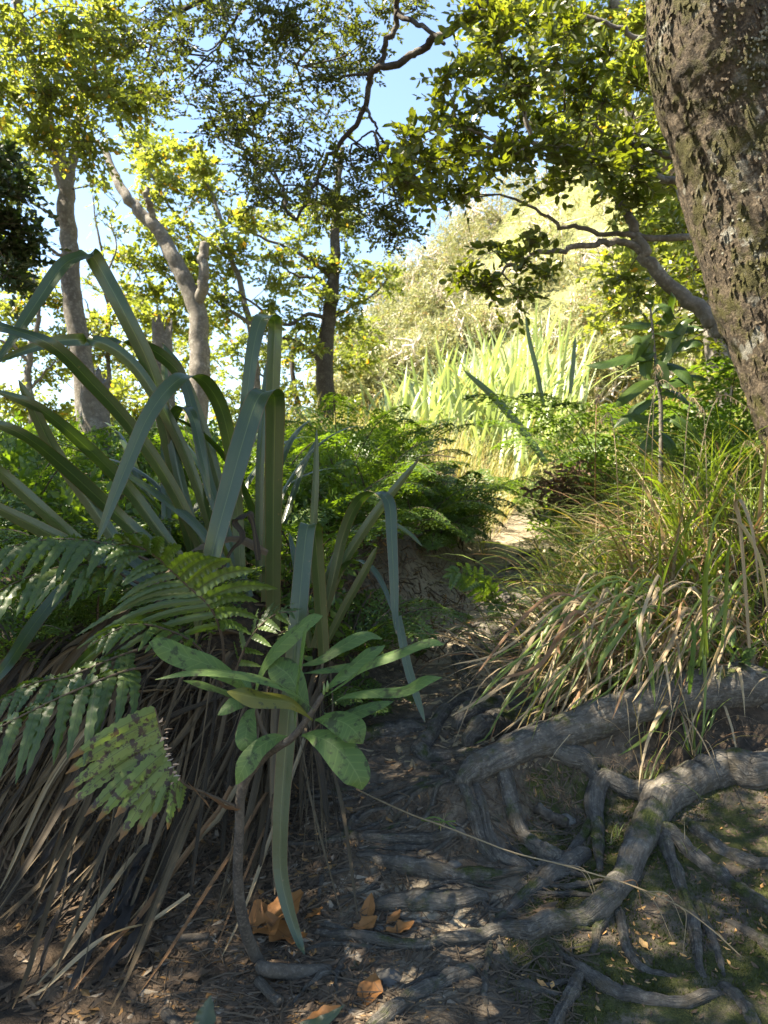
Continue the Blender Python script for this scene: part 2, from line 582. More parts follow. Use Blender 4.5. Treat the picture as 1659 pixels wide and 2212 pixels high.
# ------------------------------------------------------------------ roots (positions first: the soil swells round them)
ROOTS_BIG = [  # pixel trail on the ground and width in the photograph's reading
    [(1800, 1690, 95), (1700, 1690, 90), (1640, 1697, 84), (1560, 1693, 78), (1485, 1718, 74), (1430, 1755, 78), (1400, 1800, 66), (1368, 1869, 56), (1330, 1935, 52), (1300, 1980, 52), (1229, 2004, 46), (1149, 2019, 42), (1079, 2023, 36), (979, 2039, 30), (904, 2052, 26), (830, 2044, 24), (740, 2030, 20), (680, 2020, 12)],
    [(1440, 1752, 60), (1390, 1735, 52), (1349, 1732, 46), (1300, 1732, 44), (1284, 1755, 40), (1290, 1800, 30), (1291, 1840, 25), (1296, 1892, 12)],
    [(1288, 1765, 30), (1266, 1805, 22), (1243, 1835, 20), (1215, 1862, 18), (1190, 1875, 10)],
    [(1012, 1652, 45), (1069, 1724, 40), (1109, 1789, 40), (1159, 1839, 36), (1200, 1866, 38), (1212, 1880, 20)],
    [(1266, 1850, 34), (1225, 1880, 38), (1179, 1904, 36), (1129, 1944, 28), (1090, 1980, 18), (1065, 2004, 10)],
    [(935, 1670, 18), (960, 1705, 26), (979, 1744, 25), (1014, 1799, 27), (1044, 1844, 26), (1070, 1866, 18)],
    [(990, 1655, 20), (1008, 1700, 22), (1019, 1749, 20), (1044, 1809, 24), (1075, 1855, 30), (1129, 1878, 28), (1155, 1902, 10)],
    [(735, 1795, 10), (780, 1812, 18), (829, 1820, 24), (929, 1822, 25), (990, 1825, 24), (1010, 1832, 12)],
    [(770, 1850, 16), (829, 1869, 32), (904, 1886, 44), (979, 1902, 42), (1054, 1899, 32), (1129, 1889, 22), (1160, 1885, 10)],
    [(800, 1965, 20), (860, 1960, 40), (929, 1959, 50), (1000, 1950, 44), (1050, 1942, 20)],
    [(1432, 1800, 40), (1440, 1840, 32), (1458, 1884, 32), (1479, 1944, 30), (1499, 2004, 28), (1504, 2059, 25), (1519, 2120, 14)],
    [(1482, 1944, 26), (1509, 1965, 22), (1535, 2025, 20), (1556, 2080, 18), (1565, 2110, 8)],
    [(1436, 1800, 38), (1470, 1828, 36), (1500, 1856, 36), (1554, 1894, 34), (1609, 1939, 34), (1665, 1974, 32), (1740, 2010, 30)],
    [(1480, 1780, 24), (1510, 1806, 28), (1554, 1840, 32), (1609, 1864, 32), (1665, 1876, 30), (1750, 1885, 25)],
    [(1322, 1975, 26), (1300, 2005, 22), (1288, 2030, 20), (1279, 2066, 10)],
    [(1336, 1975, 26), (1347, 2025, 20), (1358, 2065, 22), (1380, 2090, 20), (1430, 2109, 16), (1460, 2112, 8)],
    [(1236, 2082, 14), (1262, 2104, 24), (1309, 2139, 34), (1369, 2164, 33), (1454, 2174, 30), (1520, 2162, 24), (1565, 2150, 12)],
    [(1258, 2104, 22), (1240, 2140, 28), (1226, 2170, 28), (1204, 2212, 30), (1190, 2260, 30)],
    [(1095, 2128, 10), (1140, 2138, 24), (1180, 2150, 22), (1209, 2160, 9)],
    [(1040, 2090, 20), (1010, 2108, 36), (969, 2126, 38), (904, 2154, 40), (860, 2186, 38), (800, 2230, 36)],
    [(1056, 2024, 18), (1057, 2050, 18), (1052, 2090, 17), (1047, 2140, 15), (1050, 2175, 9)],
    [(1070, 2028, 16), (1090, 2062, 14), (1112, 2096, 8)],
    [(1560, 2135, 18), (1590, 2160, 26), (1615, 2190, 28), (1640, 2240, 28)],
    [(985, 1676, 40), (1029, 1664, 58), (1069, 1645, 68), (1109, 1628, 74), (1204, 1592, 84), (1304, 1560, 92), (1404, 1532, 100), (1520, 1512, 110), (1640, 1502, 120)],
    [(1060, 1690, 20), (1099, 1672, 44), (1150, 1662, 54), (1204, 1662, 48), (1240, 1690, 20)],
    [(1180, 1700, 26), (1215, 1720, 44), (1262, 1722, 46), (1290, 1732, 30)],
    [(1034, 1529, 26), (1000, 1526, 28), (975, 1530, 30), (949, 1558, 30), (929, 1598, 32), (906, 1626, 38), (929, 1645, 36), (979, 1652, 34), (1018, 1662, 30)],
    [(700, 1600, 22), (770, 1598, 34), (829, 1590, 42), (880, 1582, 40), (925, 1578, 20)],
    [(985, 1578, 26), (1010, 1562, 46), (1050, 1550, 50), (1109, 1538, 44), (1190, 1530, 40)],
    [(1010, 1612, 36), (1040, 1598, 56), (1085, 1584, 60), (1150, 1568, 46), (1200, 1562, 26)],
    [(880, 1716, 8), (920, 1722, 14), (960, 1736, 12), (1000, 1760, 6)],
    [(1560, 1990, 8), (1600, 2010, 20), (1650, 2040, 30), (1700, 2070, 30)],
    [(700, 1760, 8), (760, 1778, 12), (830, 1775, 10), (900, 1790, 6)],
    [(640, 1700, 8), (720, 1712, 12), (800, 1705, 9), (860, 1700, 6)],
]
for _k in range(34):
    _u, _v = random.uniform(760, 1330), random.uniform(1690, 2150)
    _a = random.gauss(PI * .97, .45)
    _n, _t = random.randint(4, 7), []
    for _j in range(_n):
        _t.append((_u, _v, [5, 11, 12, 10, 8, 6, 4][_j] * random.uniform(.7, 1.25)))
        _st = random.uniform(28, 62)
        _a += random.gauss(0, .35)
        _u += math.cos(_a) * _st
        _v = min(2200, _v + math.sin(_a) * _st * .55)
    ROOTS_BIG.append(_t)
ROOTS_UP = [
    ('thin grey root snaking down the dirt below the middle step', [(984, 1404, 14), (992, 1444, 22), (1012, 1494, 26), (1031, 1522, 22)]),
    ('short dark side root joining the thin snaking root', [(1021, 1379, 8), (1016, 1412, 13), (1000, 1445, 14)]),
    ('pale root forming the middle step of dry straw litter', [(985, 1425, 10), (1029, 1419, 24), (1109, 1417, 28), (1179, 1407, 24), (1230, 1400, 16)]),
    ('blunt grey root above the middle step on the path', [(1020, 1358, 12), (1054, 1372, 26), (1080, 1390, 28), (1106, 1408, 16)]),
    ('rounded grey root beside the grass above the middle step', [(1080, 1345, 14), (1110, 1362, 32), (1140, 1384, 34), (1172, 1400, 20)]),
    ('broad low root crossing the path under the little fern', [(1040, 1300, 10), (1080, 1308, 24), (1139, 1319, 28), (1199, 1326, 22)]),
    ('grey root crossing the shaded path beyond the little fern', [(1060, 1262, 10), (1100, 1258, 18), (1154, 1259, 20), (1204, 1265, 14)]),
    ('slim root crossing high on the path near the crest', [(1080, 1236, 8), (1130, 1233, 14), (1190, 1232, 12)]),
    ('small curled pale root at the crest of the path', [(1115, 1204, 6), (1150, 1200, 10), (1175, 1186, 11), (1195, 1200, 9), (1225, 1208, 6)]),
]

def root_trail(tr):
    pts, wd = [], []
    for (u, v, w) in tr:
        q = g(u, v)
        pts.append(q)
        wd.append(w / FOC * q[1] * .5)
    pts = np.array(pts)
    cp = catmull(pts, 9)
    cr = catmull(np.array(wd)[:, None] * np.ones((1, 3)), 9)[:, 0]
    return cp, np.maximum(cr, .002)

TR_BIG = [root_trail(t) for t in ROOTS_BIG]
TR_UP = [(lab, root_trail(t)) for lab, t in ROOTS_UP]
# the thick root that holds up the grassy bank stands proud of the soil like a kerb
RIDGE = 23
_rp = catmull(PX([(1000, 1684, 2.10), (1032, 1662, 2.15), (1109, 1624, 2.21), (1204, 1586, 2.27), (1304, 1549, 2.32), (1404, 1518, 2.36), (1520, 1494, 2.40), (1660, 1478, 2.46)]), 10)
TR_BIG[RIDGE] = (_rp, np.interp(np.linspace(0, 1, len(_rp)), [0, .1, .5, 1], [.026, .040, .056, .075]))
# the soil is banked against the roots
mask = (GX > -2) & (GX < 2.4) & (GY > 1.0) & (GY < 7)
idx = np.argwhere(mask)
gxm, gym = GX[mask], GY[mask]
lift = np.zeros(len(gxm))
for ti, (cp, cr) in enumerate([t for t in TR_BIG] + [t[1] for t in TR_UP]):
    lo, hi = cp.min(0) - .3, cp.max(0) + .3
    sel = np.where((gxm > lo[0]) & (gxm < hi[0]) & (gym > lo[1]) & (gym < hi[1]))[0]
    if len(sel) == 0:
        continue
    d2 = (gxm[sel, None] - cp[None, :, 0]) ** 2 + (gym[sel, None] - cp[None, :, 1]) ** 2
    k = np.argmin(d2, 1)
    dd = np.sqrt(d2[np.arange(len(sel)), k])
    rr = cr[k]
    up = gym[sel] > cp[k, 1]             # soil caught on the uphill side
    if ti == RIDGE:
        gap = cp[k, 2] - .45 * rr - GZ[mask][sel]
        lift[sel] = np.maximum(lift[sel], np.maximum(gap, 0) * np.exp(-(dd / np.where(up, .22, .10)) ** 2))
        continue
    am = np.where(up, .55, .30) * rr
    wdt = np.where(up, 3.2, 2.0) * rr + .01
    lift[sel] = np.maximum(lift[sel], am * np.exp(-(dd / wdt) ** 2))
GZ[mask] += lift

def gh(x, y):
    x = np.asarray(x, float)
    y = np.asarray(y, float)
    i = np.clip(np.searchsorted(xs, x) - 1, 0, len(xs) - 2)
    j = np.clip(np.searchsorted(ys, y) - 1, 0, len(ys) - 2)
    fx = (x - xs[i]) / (xs[i + 1] - xs[i])
    fy = (y - ys[j]) / (ys[j + 1] - ys[j])
    return (GZ[j, i] * (1 - fx) * (1 - fy) + GZ[j, i + 1] * fx * (1 - fy) + GZ[j + 1, i] * (1 - fx) * fy + GZ[j + 1, i + 1] * fx * fy)

def gg(u, v, lift=0.0):
    """point of the finished ground seen at a place of the photograph"""
    d = np.arange(.8, 14, .004)
    x = (u - CU) / FOC * d
    z = EYE + (CV - v) / FOC * d
    h = gh(x, d) + lift
    k = int(np.argmax(z < h)) if (z < h).any() else len(d) - 1
    return np.array([x[k], d[k], z[k]])

# ground sheet: attribute = (moss, leaf litter, pale clay plus light painted into the upper path)
UU = CU + FOC * GX / np.maximum(GY, .3)
VV = CV - FOC * (GZ - EYE) / np.maximum(GY, .3)
wmoss = sm((UU - 880) / 300) * sm((VV - 1560) / 130) * sm((GY - .9) / .2)
wmoss = wmoss * (1 - .55 * np.exp(-(((UU - 900) / 170) ** 2 + ((VV - 1950) / 70) ** 2)))
wmoss = np.maximum(wmoss, .7 * np.exp(-(((UU - 760) / 110) ** 2 + ((VV - 2075) / 35) ** 2)))
wmoss = np.maximum(wmoss, .5 * np.exp(-(((UU - 960) / 60) ** 2 + ((VV - 1385) / 60) ** 2)))
wlit = np.maximum(sm((860 - UU) / 220) * sm((GY - 1) / .2), sm((1700 - VV) / 60) * sm((UU - 1330) / 100) * (GY < 3))
wlit = np.where(GY > 3.3, sm((np.interp(GY, XLY, XL) - .12 - GX) / .2), wlit)
wpal = np.exp(-(((UU - 900) / 200) ** 2 + ((VV - 1960) / 60) ** 2)) + .7 * np.exp(-(((UU - 1080) / 120) ** 2 + ((VV - 1450) / 80) ** 2)) + .5 * np.exp(-(((UU - 860) / 130) ** 2 + ((VV - 2150) / 60) ** 2)) + .9 * ((GY > 3.2) & (GY < 7))  # last term pales the whole upper path, brightening its shade through colour
wpal = np.clip(wpal, 0, 1)
bumpy = .006 * fbm(GX * 24, GY * 24, 1.0, 3) * ((GY < 4) & (GY > 1))
Ag = Acc()
nx, ny = len(xs), len(ys)
ii = (np.arange(ny - 1)[:, None] * nx + np.arange(nx - 1)[None, :])
Ag.add(np.stack([GX, GY, GZ + bumpy], -1).reshape(-1, 3), np.stack([ii, ii + 1, ii + nx + 1, ii + nx], -1).reshape(-1, 4),
       np.stack([wmoss, wlit, wpal], -1).reshape(-1, 3))
ground = Ag.build('ground', ground_mat())
ground['kind'] = 'structure'
ground['label'] = 'rooty dirt footpath and the banks and hillside it climbs'

M_root = bark_mat('root_bark', (.070, .063, .053), (.124, .111, .092), (.205, .185, .152), 14, .42, 0, .010, (.03, .038, .009), dirt=(.09, .075, .052), grain=.6)
M_trunk = bark_mat('mossy_bark', (.026, .020, .013), (.075, .056, .036), (.17, .13, .085), 15, .74, .55, .018, (.032, .030, .008), grain=.3)
M_grey = bark_mat('grey_bark', (.085, .074, .06), (.14, .125, .102), (.21, .19, .165), 7, .12, .5, .006)
M_dark = bark_mat('dark_bark', (.03, .024, .018), (.055, .045, .034), (.09, .075, .06), 12, .1, .2, .006)
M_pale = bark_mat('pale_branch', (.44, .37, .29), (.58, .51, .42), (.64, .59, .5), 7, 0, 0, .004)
M_deadwood = bark_mat('dead_wood', (.06, .05, .04), (.10, .085, .065), (.16, .14, .11), 30, 0, 0, .004, grain=.7)
M_twig = plain_mat('twig_bark', (.035, .025, .016), (.10, .075, .05), 60)

L_yellow = leaf_mat('sunlit_leaf', (.095, .12, .024), (.15, .165, .04), (2.1, 2.1, 1.0), .55, .45, third=((.30, .17, .02), .955))
L_mid = leaf_mat('bushy_leaf', (.085, .11, .022), (.14, .155, .035), (2.0, 2.05, 1.0), .5, .4, third=((.35, .17, .02), .965))
L_beech = leaf_mat('beech_leaf', (.032, .046, .011), (.068, .082, .018), (2.2, 2.1, .8), .46, .4)
L_broad = leaf_mat('broad_leaf', (.036, .056, .011), (.085, .10, .018), (2.5, 2.3, .6), .48, .35, rib=(.10, .14, .04), ribw=.12)
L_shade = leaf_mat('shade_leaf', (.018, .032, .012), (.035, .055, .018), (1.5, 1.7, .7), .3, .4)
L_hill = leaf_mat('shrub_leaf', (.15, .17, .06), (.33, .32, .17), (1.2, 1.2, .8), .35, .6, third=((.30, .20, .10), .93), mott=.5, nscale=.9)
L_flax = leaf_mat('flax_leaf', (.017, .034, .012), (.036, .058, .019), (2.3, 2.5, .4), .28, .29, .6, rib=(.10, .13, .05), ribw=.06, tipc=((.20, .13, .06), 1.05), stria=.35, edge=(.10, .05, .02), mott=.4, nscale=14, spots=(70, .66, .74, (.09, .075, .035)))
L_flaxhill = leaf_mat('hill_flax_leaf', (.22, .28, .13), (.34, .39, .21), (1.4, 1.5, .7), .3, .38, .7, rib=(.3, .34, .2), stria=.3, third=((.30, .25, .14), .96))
L_dead = leaf_mat('dead_flax', (.042, .030, .018), (.18, .135, .08), (1, .9, .7), .12, .75, .25, stria=.7, third=((.022, .017, .012), .52), mott=.3)
L_rot = leaf_mat('rotten_leaf', (.022, .018, .015), (.065, .057, .05), (1, .9, .8), .08, .85, .2, mott=.6, nscale=30)
L_fern = leaf_mat('fern_pinna', (.03, .058, .012), (.055, .088, .017), (1.9, 2.0, .5), .32, .42, .45, rib=(.025, .03, .012), ribw=.10, mott=.6, nscale=16, veins=16)
L_fernold = leaf_mat('old_fern_pinna', (.11, .16, .045), (.16, .20, .055), (1.6, 1.7, .5), .3, .5, .35, rib=(.05, .05, .02), ribw=.08, spots=(50, .52, .60, (.055, .038, .030)), tipc=((.16, .085, .03), .93))
L_fernmid = leaf_mat('ladder_fern_leaf', (.045, .09, .020), (.10, .15, .03), (2.2, 2.2, .5), .40, .38, .5)
L_ferndry = leaf_mat('dry_fern_leaf', (.09, .05, .025), (.17, .10, .05), (1.2, 1, .6), .2, .7)
L_sap = leaf_mat('sapling_leaf', (.05, .095, .026), (.085, .135, .036), (1.7, 1.9, .4), .28, .55, .3, rib=(.12, .17, .06), ribw=.07, spots=(48, .53, .66, (.035, .048, .018)), mott=.6, nscale=18, veins=13)
L_sapold = leaf_mat('olive_sapling_leaf', (.075, .085, .012), (.10, .10, .016), (1.8, 1.7, .3), .3, .45, .4, rib=(.13, .14, .04), spots=(50, .55, .66, (.03, .035, .012)))
L_sap2 = leaf_mat('glossy_leaf', (.025, .055, .010), (.05, .08, .014), (1.9, 1.9, .5), .34, .4, .4, rib=(.02, .035, .012), ribw=.08, veins=14)
L_grass = leaf_mat('grass_blade', (.07, .115, .02), (.15, .195, .035), (1.9, 1.9, .5), .35, .45, .45, stria=.3, third=((.26, .19, .09), .86), rib=(.12, .15, .05), ribw=.12)
L_straw = leaf_mat('straw_blade', (.20, .145, .08), (.38, .30, .185), (1.1, 1, .7), .22, .65, .3, stria=.5, third=((.16, .085, .04), .8))
L_grassback = leaf_mat('pale_grass', (.17, .19, .05), (.34, .31, .12), (1.5, 1.5, .7), .35, .6, third=((.36, .27, .14), .7))
L_orange = leaf_mat('fallen_leaf', (.16, .07, .022), (.29, .13, .04), (1.1, .9, .5), .15, .6, .3, rib=(.12, .05, .015), ribw=.07, spots=(40, .58, .7, (.11, .05, .02)), mott=.6)
L_litter = leaf_mat('litter_leaf', (.035, .025, .017), (.15, .10, .06), (1, .9, .6), .12, .7, .3, third=((.20, .11, .04), .90))
L_litter2 = leaf_mat('bright_litter', (.33, .15, .045), (.50, .32, .13), (1, .9, .6), .15, .6, .3)

# ------------------------------------------------------------------ the big mossy tree and its roots
tr_edge = [(1388, -420), (1386, -200), (1388, 0), (1398, 110), (1425, 190), (1452, 260), (1490, 400), (1530, 550), (1570, 680), (1600, 770), (1632, 880), (1655, 960), (1700, 1080), (1700, 1250)]
TD = 3.05
axis = []
for k, (u, v) in enumerate(tr_edge):
    q = P(u, v, TD)
    r = np.interp(v, [-420, 200, 900, 1080, 1250], [.27, .28, .29, .36, .46])
    ca_ = math.atan((u - CU) / FOC)
    for _ in range(4):
        cx = TD * math.tan(ca_)
        ca_ = math.atan((u - CU) / FOC) + math.asin((r + .012) / math.hypot(cx, TD))
    axis.append((TD * math.tan(ca_), TD + .08 * math.sin(v / 300), q[2], r))
axis = np.array(axis[::-1])
axis[0, 0] += .04
ca = catmull(axis[:, :3], 24)
cr_ = catmull(np.repeat(axis[:, 3:4], 3, 1), 24)[:, 0]
big = thing('beech_tree', 'massive leaning tree with mossy lichened bark above a web of bare roots', 'tree', (axis[0, 0], TD, axis[0, 2]))
A = Acc()
V, F, lc = tube(ca, cr_, 140, True, .055, 3.2)
q = V
dirn = V - np.vstack([np.repeat(ca, 140, 0), ca[:1], ca[-1:]])
dirn = unit(dirn)
V = V + dirn * (.016 * fbm(q[:, 0] * 9, q[:, 1] * 9, q[:, 2] * 3, 4) + .012 * fbm(q[:, 0] * 48, q[:, 1] * 48, q[:, 2] * 18, 4))[:, None]
# a burl and an old branch scar
for (u, v, dep, rad) in [(1480, 1540 - 1270, .04, .12), (1600, 560, -.05, .07), (1560, 620, .05, .16)]:
    c = P(u, v, TD - .27)
    V = V + dirn * (dep * np.exp(-(np.linalg.norm(V - c, axis=1) / rad) ** 2))[:, None]
A.add(V, F, lc)
A.build('trunk', M_trunk, big)
# lichen plates
A = Acc()
def trunk_pt(t, th):
    k = min(int(t * (len(ca) - 1)), len(ca) - 2)
    c, r = ca[k], cr_[k]
    return c + np.array([math.cos(th), math.sin(th), 0]) * r * 1.03, np.array([math.cos(th), math.sin(th), .1])
for s in range(260):
    ctr_t, ctr_th = random.choice([(.52, -1.75), (.60, -1.35), (.66, -2.0), (.40, -1.6), (.72, -1.5), (.48, -2.4)])
    t, th = ctr_t + random.gauss(0, .03), ctr_th + random.gauss(0, .22)
    p, n = trunk_pt(t, th)
    e1 = unit(np.cross(n, [0, 0, 1]))
    e2 = np.cross(e1, n)
    k = 7
    an = np.linspace(0, 2 * PI, k, endpoint=False)
    rad = random.uniform(.003, .009) * rng.uniform(.6, 1.2, k)
    R = p - n * .002 + e1 * (np.cos(an) * rad)[:, None] + e2 * (np.sin(an) * rad)[:, None] - n * .010 * rng.random(k)[:, None]
    Vp = np.vstack([R, p + n * .0015])
    A.add(Vp, [np.stack([np.arange(k), (np.arange(k) + 1) % k, np.full(k, k)], -1)], np.full((k + 1, 3), random.random()))
A.build('lichen', plain_mat('lichen', (.11, .11, .085), (.18, .18, .14), 60), big, kind='stuff')
# bark flakes lifting off the trunk
A = Acc()
for s in range(2600):
    p, n = trunk_pt(random.uniform(.18, .95), random.uniform(-3.4, -.5))
    p = p + rng.normal(0, .012, 3) * [0, 0, 1] + n * random.uniform(-.012, .004)
    e1 = unit(np.cross(n, [0, 0, 1]))
    e2 = np.cross(e1, n)
    w, h = random.uniform(.003, .012), random.uniform(.006, .026)
    tl = random.uniform(.001, .006)
    k = 6
    an = np.linspace(0, 2 * PI, k, endpoint=False) + random.random()
    rr = rng.uniform(.6, 1.2, k)
    Rg = p + e1 * (np.cos(an) * rr * w)[:, None] + e2 * (np.sin(an) * rr * h)[:, None] + n * (tl * (.2 + .8 * (np.sin(an) < 0)))[:, None]
    A.add(np.vstack([Rg, p + n * tl * .8]), [np.stack([np.arange(k), (np.arange(k) + 1) % k, np.full(k, k)], -1)], np.full((k + 1, 3), random.random()))
A.build('bark_flakes', M_trunk, big, kind='stuff', smooth=False)

for ri, (cp, cr) in enumerate(TR_BIG):
    A = Acc()
    p = cp.copy()
    p[:, 2] = gh(p[:, 0], p[:, 1]) + cr * {0: .3, 1: .2, 23: .55, 24: .3, 28: .3, 29: .3}.get(ri, -.05 if ri < 34 else .35) + cr * np.where(cr > .03, .10, .35) * fbm(np.arange(len(p)) * .22, cp[0, 0] * 11, 8, 2)
    if ri == RIDGE:
        p[:, 2] = cp[:, 2]
    p[0, 2] -= cr[0] * .8
    p[-1, 2] -= cr[-1] * 1.2
    n = len(p)
    p[:, 0] += .004 * fbm(np.arange(n) * .3, 0, cp[0, 0] * 9, 2)
    p[:, 2] += .004 * fbm(np.arange(n) * .25, 5, cp[0, 0] * 9, 2)
    r = cr * (1 + np.where(cr > .03, .07, .16) * fbm(np.arange(n) * .35, cp[0, 0] * 7, 2, 2))
    V, F, lc = tube(p, r, 18, True, .16, 22)
    dr_ = unit(V - np.vstack([np.repeat(p, 18, 0), p[:1], p[-1:]]))
    # long ridges in the bark, running with the root
    rid = fbm(lc[:, 1] * 6, np.cos(lc[:, 0] * 2 * PI) * 3 + cp[0, 0] * 20, np.sin(lc[:, 0] * 2 * PI) * 3, 3)
    V = V + dr_ * (rid * np.append(np.repeat(r, 18), [r[0], r[-1]]) * .20)[:, None]
    A.add(V, F, lc)
    A.build('root', M_root, big)

for lab, (cp, cr) in TR_UP:
    A = Acc()
    p = cp.copy()
    cr = cr * 1.3
    p[:, 2] = gh(p[:, 0], p[:, 1]) + cr * .5
    p[0, 2] -= cr[0] * 1.5
    p[-1, 2] -= cr[-1]
    V, F, lc = tube(p, cr, 12, True, .3, 16)
    A.add(V, F, lc)
    tag(A.build('surface_root', M_root), lab, 'root', 'bare roots crossing the upper path')

# ------------------------------------------------------------------ trees, built from limbs and clumps of leafy twigs
def limb(acc, pts, w0, w1, sides=8, rough=.12, n=7, wob=.03):
    """a limb along pixel/depth points; widths in metres"""
    p = catmull(PX(pts), n)
    m = len(p)
    s = np.arange(m) * .5
    wv = wob * (1 if m > 3 else 0) * np.stack([fbm(s, pts[0][0], 1, 2), fbm(s, pts[0][1], 4, 2), fbm(s, pts[0][0], 9, 2)], -1)
    wv *= np.sin(np.linspace(0, PI, m))[:, None]
    p = p + wv
    V, F, lc = tube(p, np.linspace(w0 / 2, w1 / 2, m), sides, True, rough, 14)
    acc.add(V, F, lc)
    return p

def clumps(spec, nspr, K, ll, lw, L, mat, parent, lines, name='crown', six=False, spread=.85, twig=.0022, conn=.006, flatten=.75, jit=.45, mats=None, up=.55):
    """leafy twigs gathered in clumps; each clump hangs on a twig from the nearest limb"""
    A = Acc()
    T = Acc()
    allp = np.vstack(lines) if lines else None
    for c in spec:
        u, v, d, rp = c[:4]
        den = c[4] if len(c) > 4 else 1.0
        ctr = P(u, v, d)
        R = rp / FOC * d
        S = max(3, int(nspr * den))
        o = unit(rng.normal(0, 1, (S, 3))) * (rng.random((S, 1)) ** .45) * R * spread
        o[:, 2] *= flatten
        dirs = unit(o + rng.normal(0, R * .5, (S, 3)))
        dirs[:, 2] *= .5
        N = unit(np.array([0, 0, 1.0]) * up + rng.normal(0, .4, (S, 3)))
        LL = L * rng.uniform(.6, 1.2, S)
        for k, part in enumerate(sprays(ctr + o - dirs * LL[:, None] * .5, dirs, N, LL, K, ll, lw, jit, six, twig)):
            A.add(*part, mi=k)
        if allp is not None and np.linalg.norm(allp - ctr, axis=1).min() < .95:
            dd = np.linalg.norm(allp - ctr, axis=1)
            k = int(np.argmin(dd))
            a = allp[k]
            mid = (a + ctr) / 2 + rng.normal(0, .08 * dd[k], 3)
            cc = catmull(np.array([a, mid, ctr]), 4)
            T.add(*tube(cc, np.linspace(conn, conn * .35, len(cc)), 5))
            for s in rng.choice(S, min(S, 5), replace=False):
                e = ctr + o[s]
                cc = catmull(np.array([ctr, (ctr + e) / 2 + rng.normal(0, .1 * R, 3), e]), 3)
                T.add(*tube(cc, np.linspace(conn * .4, conn * .2, len(cc)), 4))
    ob = A.build(name, [mat, mats or M_twig], parent, smooth=False)
    tw = T.build('twigs', mats or M_twig, parent, kind='stuff') if T.n else None
    return ob

def rndclump(n, u0, u1, v0, v1, d0, d1, r0, r1, den=1.0):
    return [(random.uniform(u0, u1), random.uniform(v0, v1), random.uniform(d0, d1), random.uniform(r0, r1), den) for _ in range(n)]

# bough of the big tree reaching over the path (dark small leaves)
A = Acc()
lines = []
lines.append(limb(A, [(1430, -260, 3.0), (1250, -160, 3.3), (1080, -20, 3.7), (950, 78, 4.0), (885, 122, 4.1), (815, 155, 4.2), (792, 225, 4.3), (745, 305, 4.4), (700, 352, 4.5), (668, 420, 4.5), (640, 476, 4.5)], .058, .016, 10))
lines.append(limb(A, [(640, 476, 4.5), (618, 450, 4.5), (606, 400, 4.55), (575, 365, 4.6), (520, 335, 4.7), (470, 300, 4.8)], .024, .010, 6))
lines.append(limb(A, [(845, -40, 4.0), (858, 30, 4.1), (840, 90, 4.15), (812, 150, 4.2)], .035, .03, 7))
lines.append(limb(A, [(858, 30, 4.1), (905, 60, 4.0), (960, 95, 3.9)], .03, .02, 6))
lines.append(limb(A, [(606, 400, 4.55), (560, 330, 4.6), (548, 270, 4.7), (530, 210, 4.8)], .016, .008, 5))
lines.append(limb(A, [(790, 230, 4.3), (808, 265, 4.2), (800, 290, 4.2), (760, 312, 4.3)], .02, .010, 5))
lines.append(limb(A, [(1080, -20, 3.7), (800, -60, 4.0), (560, -40, 4.4), (380, 20, 4.8), (330, 90, 5.0), (308, 170, 5.1)], .06, .012, 8))
lines.append(limb(A, [(560, -40, 4.4), (500, 60, 4.6), (440, 130, 4.8)], .025, .008, 5))
lines.append(limb(A, [(815, 155, 4.2), (720, 165, 4.4), (640, 140, 4.6)], .02, .008, 5))
A.build('bough', M_dark, big)
cl = [(330, 30), (400, 80), (480, 40), (560, 20), (640, 40), (720, 15), (350, 130), (430, 150), (520, 110), (600, 120), (680, 100), (750, 60), (300, 90), (560, 190),
      (480, 215), (620, 200), (700, 180), (510, 285), (560, 250), (640, 280), (590, 330), (540, 360), (650, 350), (700, 260), (760, 150), (790, 90), (660, 400), (730, 340),
      (600, 420), (700, 440), (560, 400), (470, 270), (610, 60), (450, 20), (340, 200)]
spec = [(u + random.uniform(-12, 12), v + random.uniform(-12, 12), random.uniform(4.0, 5.0), random.uniform(52, 78), 1.0) for u, v in cl]
cl2 = [(780, 400), (830, 450), (865, 480), (800, 480), (840, 390), (740, 440), (810, 330), (850, 510), (880, 420), (830, 20), (900, 20), (740, -40)]
spec += [(u, v, random.uniform(4.2, 4.8), random.uniform(36, 56), .7) for u, v in cl2]
# unseen leaf clumps added overhead to shade the path
spec += [(random.uniform(-900, 900), random.uniform(-1150, -140), random.uniform(2.4, 3.3), random.uniform(90, 150), .9) for _ in range(20)]
spec += [(CU + x / y * FOC, CV - (z - EYE) / y * FOC, y, .55 / y * FOC, 1.2) for x, y, z in [(random.uniform(-4.6, .6), random.uniform(.7, 2.75), random.uniform(3.0, 4.6)) for k in range(56)]]
clumps(spec, 23, 16, .033, .020, .22, L_beech, big, lines, conn=.007, mats=M_dark)

def tree(name, label, limbs, spec, leaf, bark, base, **kw):
    t = thing(name, label, 'tree', P(*base))
    L = []
    for k, lb in enumerate(limbs):
        A = Acc()
        L.append(limb(A, lb[0], lb[1], lb[2], lb[3] if len(lb) > 3 else 10, n=8))
        A.build('trunk' if k == 0 else 'branch', bark, t)
    if spec:
        clumps(spec, kw.pop('nspr', 26), kw.pop('K', 12), kw.pop('ll', .06), kw.pop('lw', .036), kw.pop('L', .3), leaf, t, L, **kw)
    return t

def jit(cl, d0, d1, r0, r1, den=1.0, j=15):
    return [(u + random.uniform(-j, j), v + random.uniform(-j, j), random.uniform(d0, d1), random.uniform(r0, r1), den) for u, v in cl]

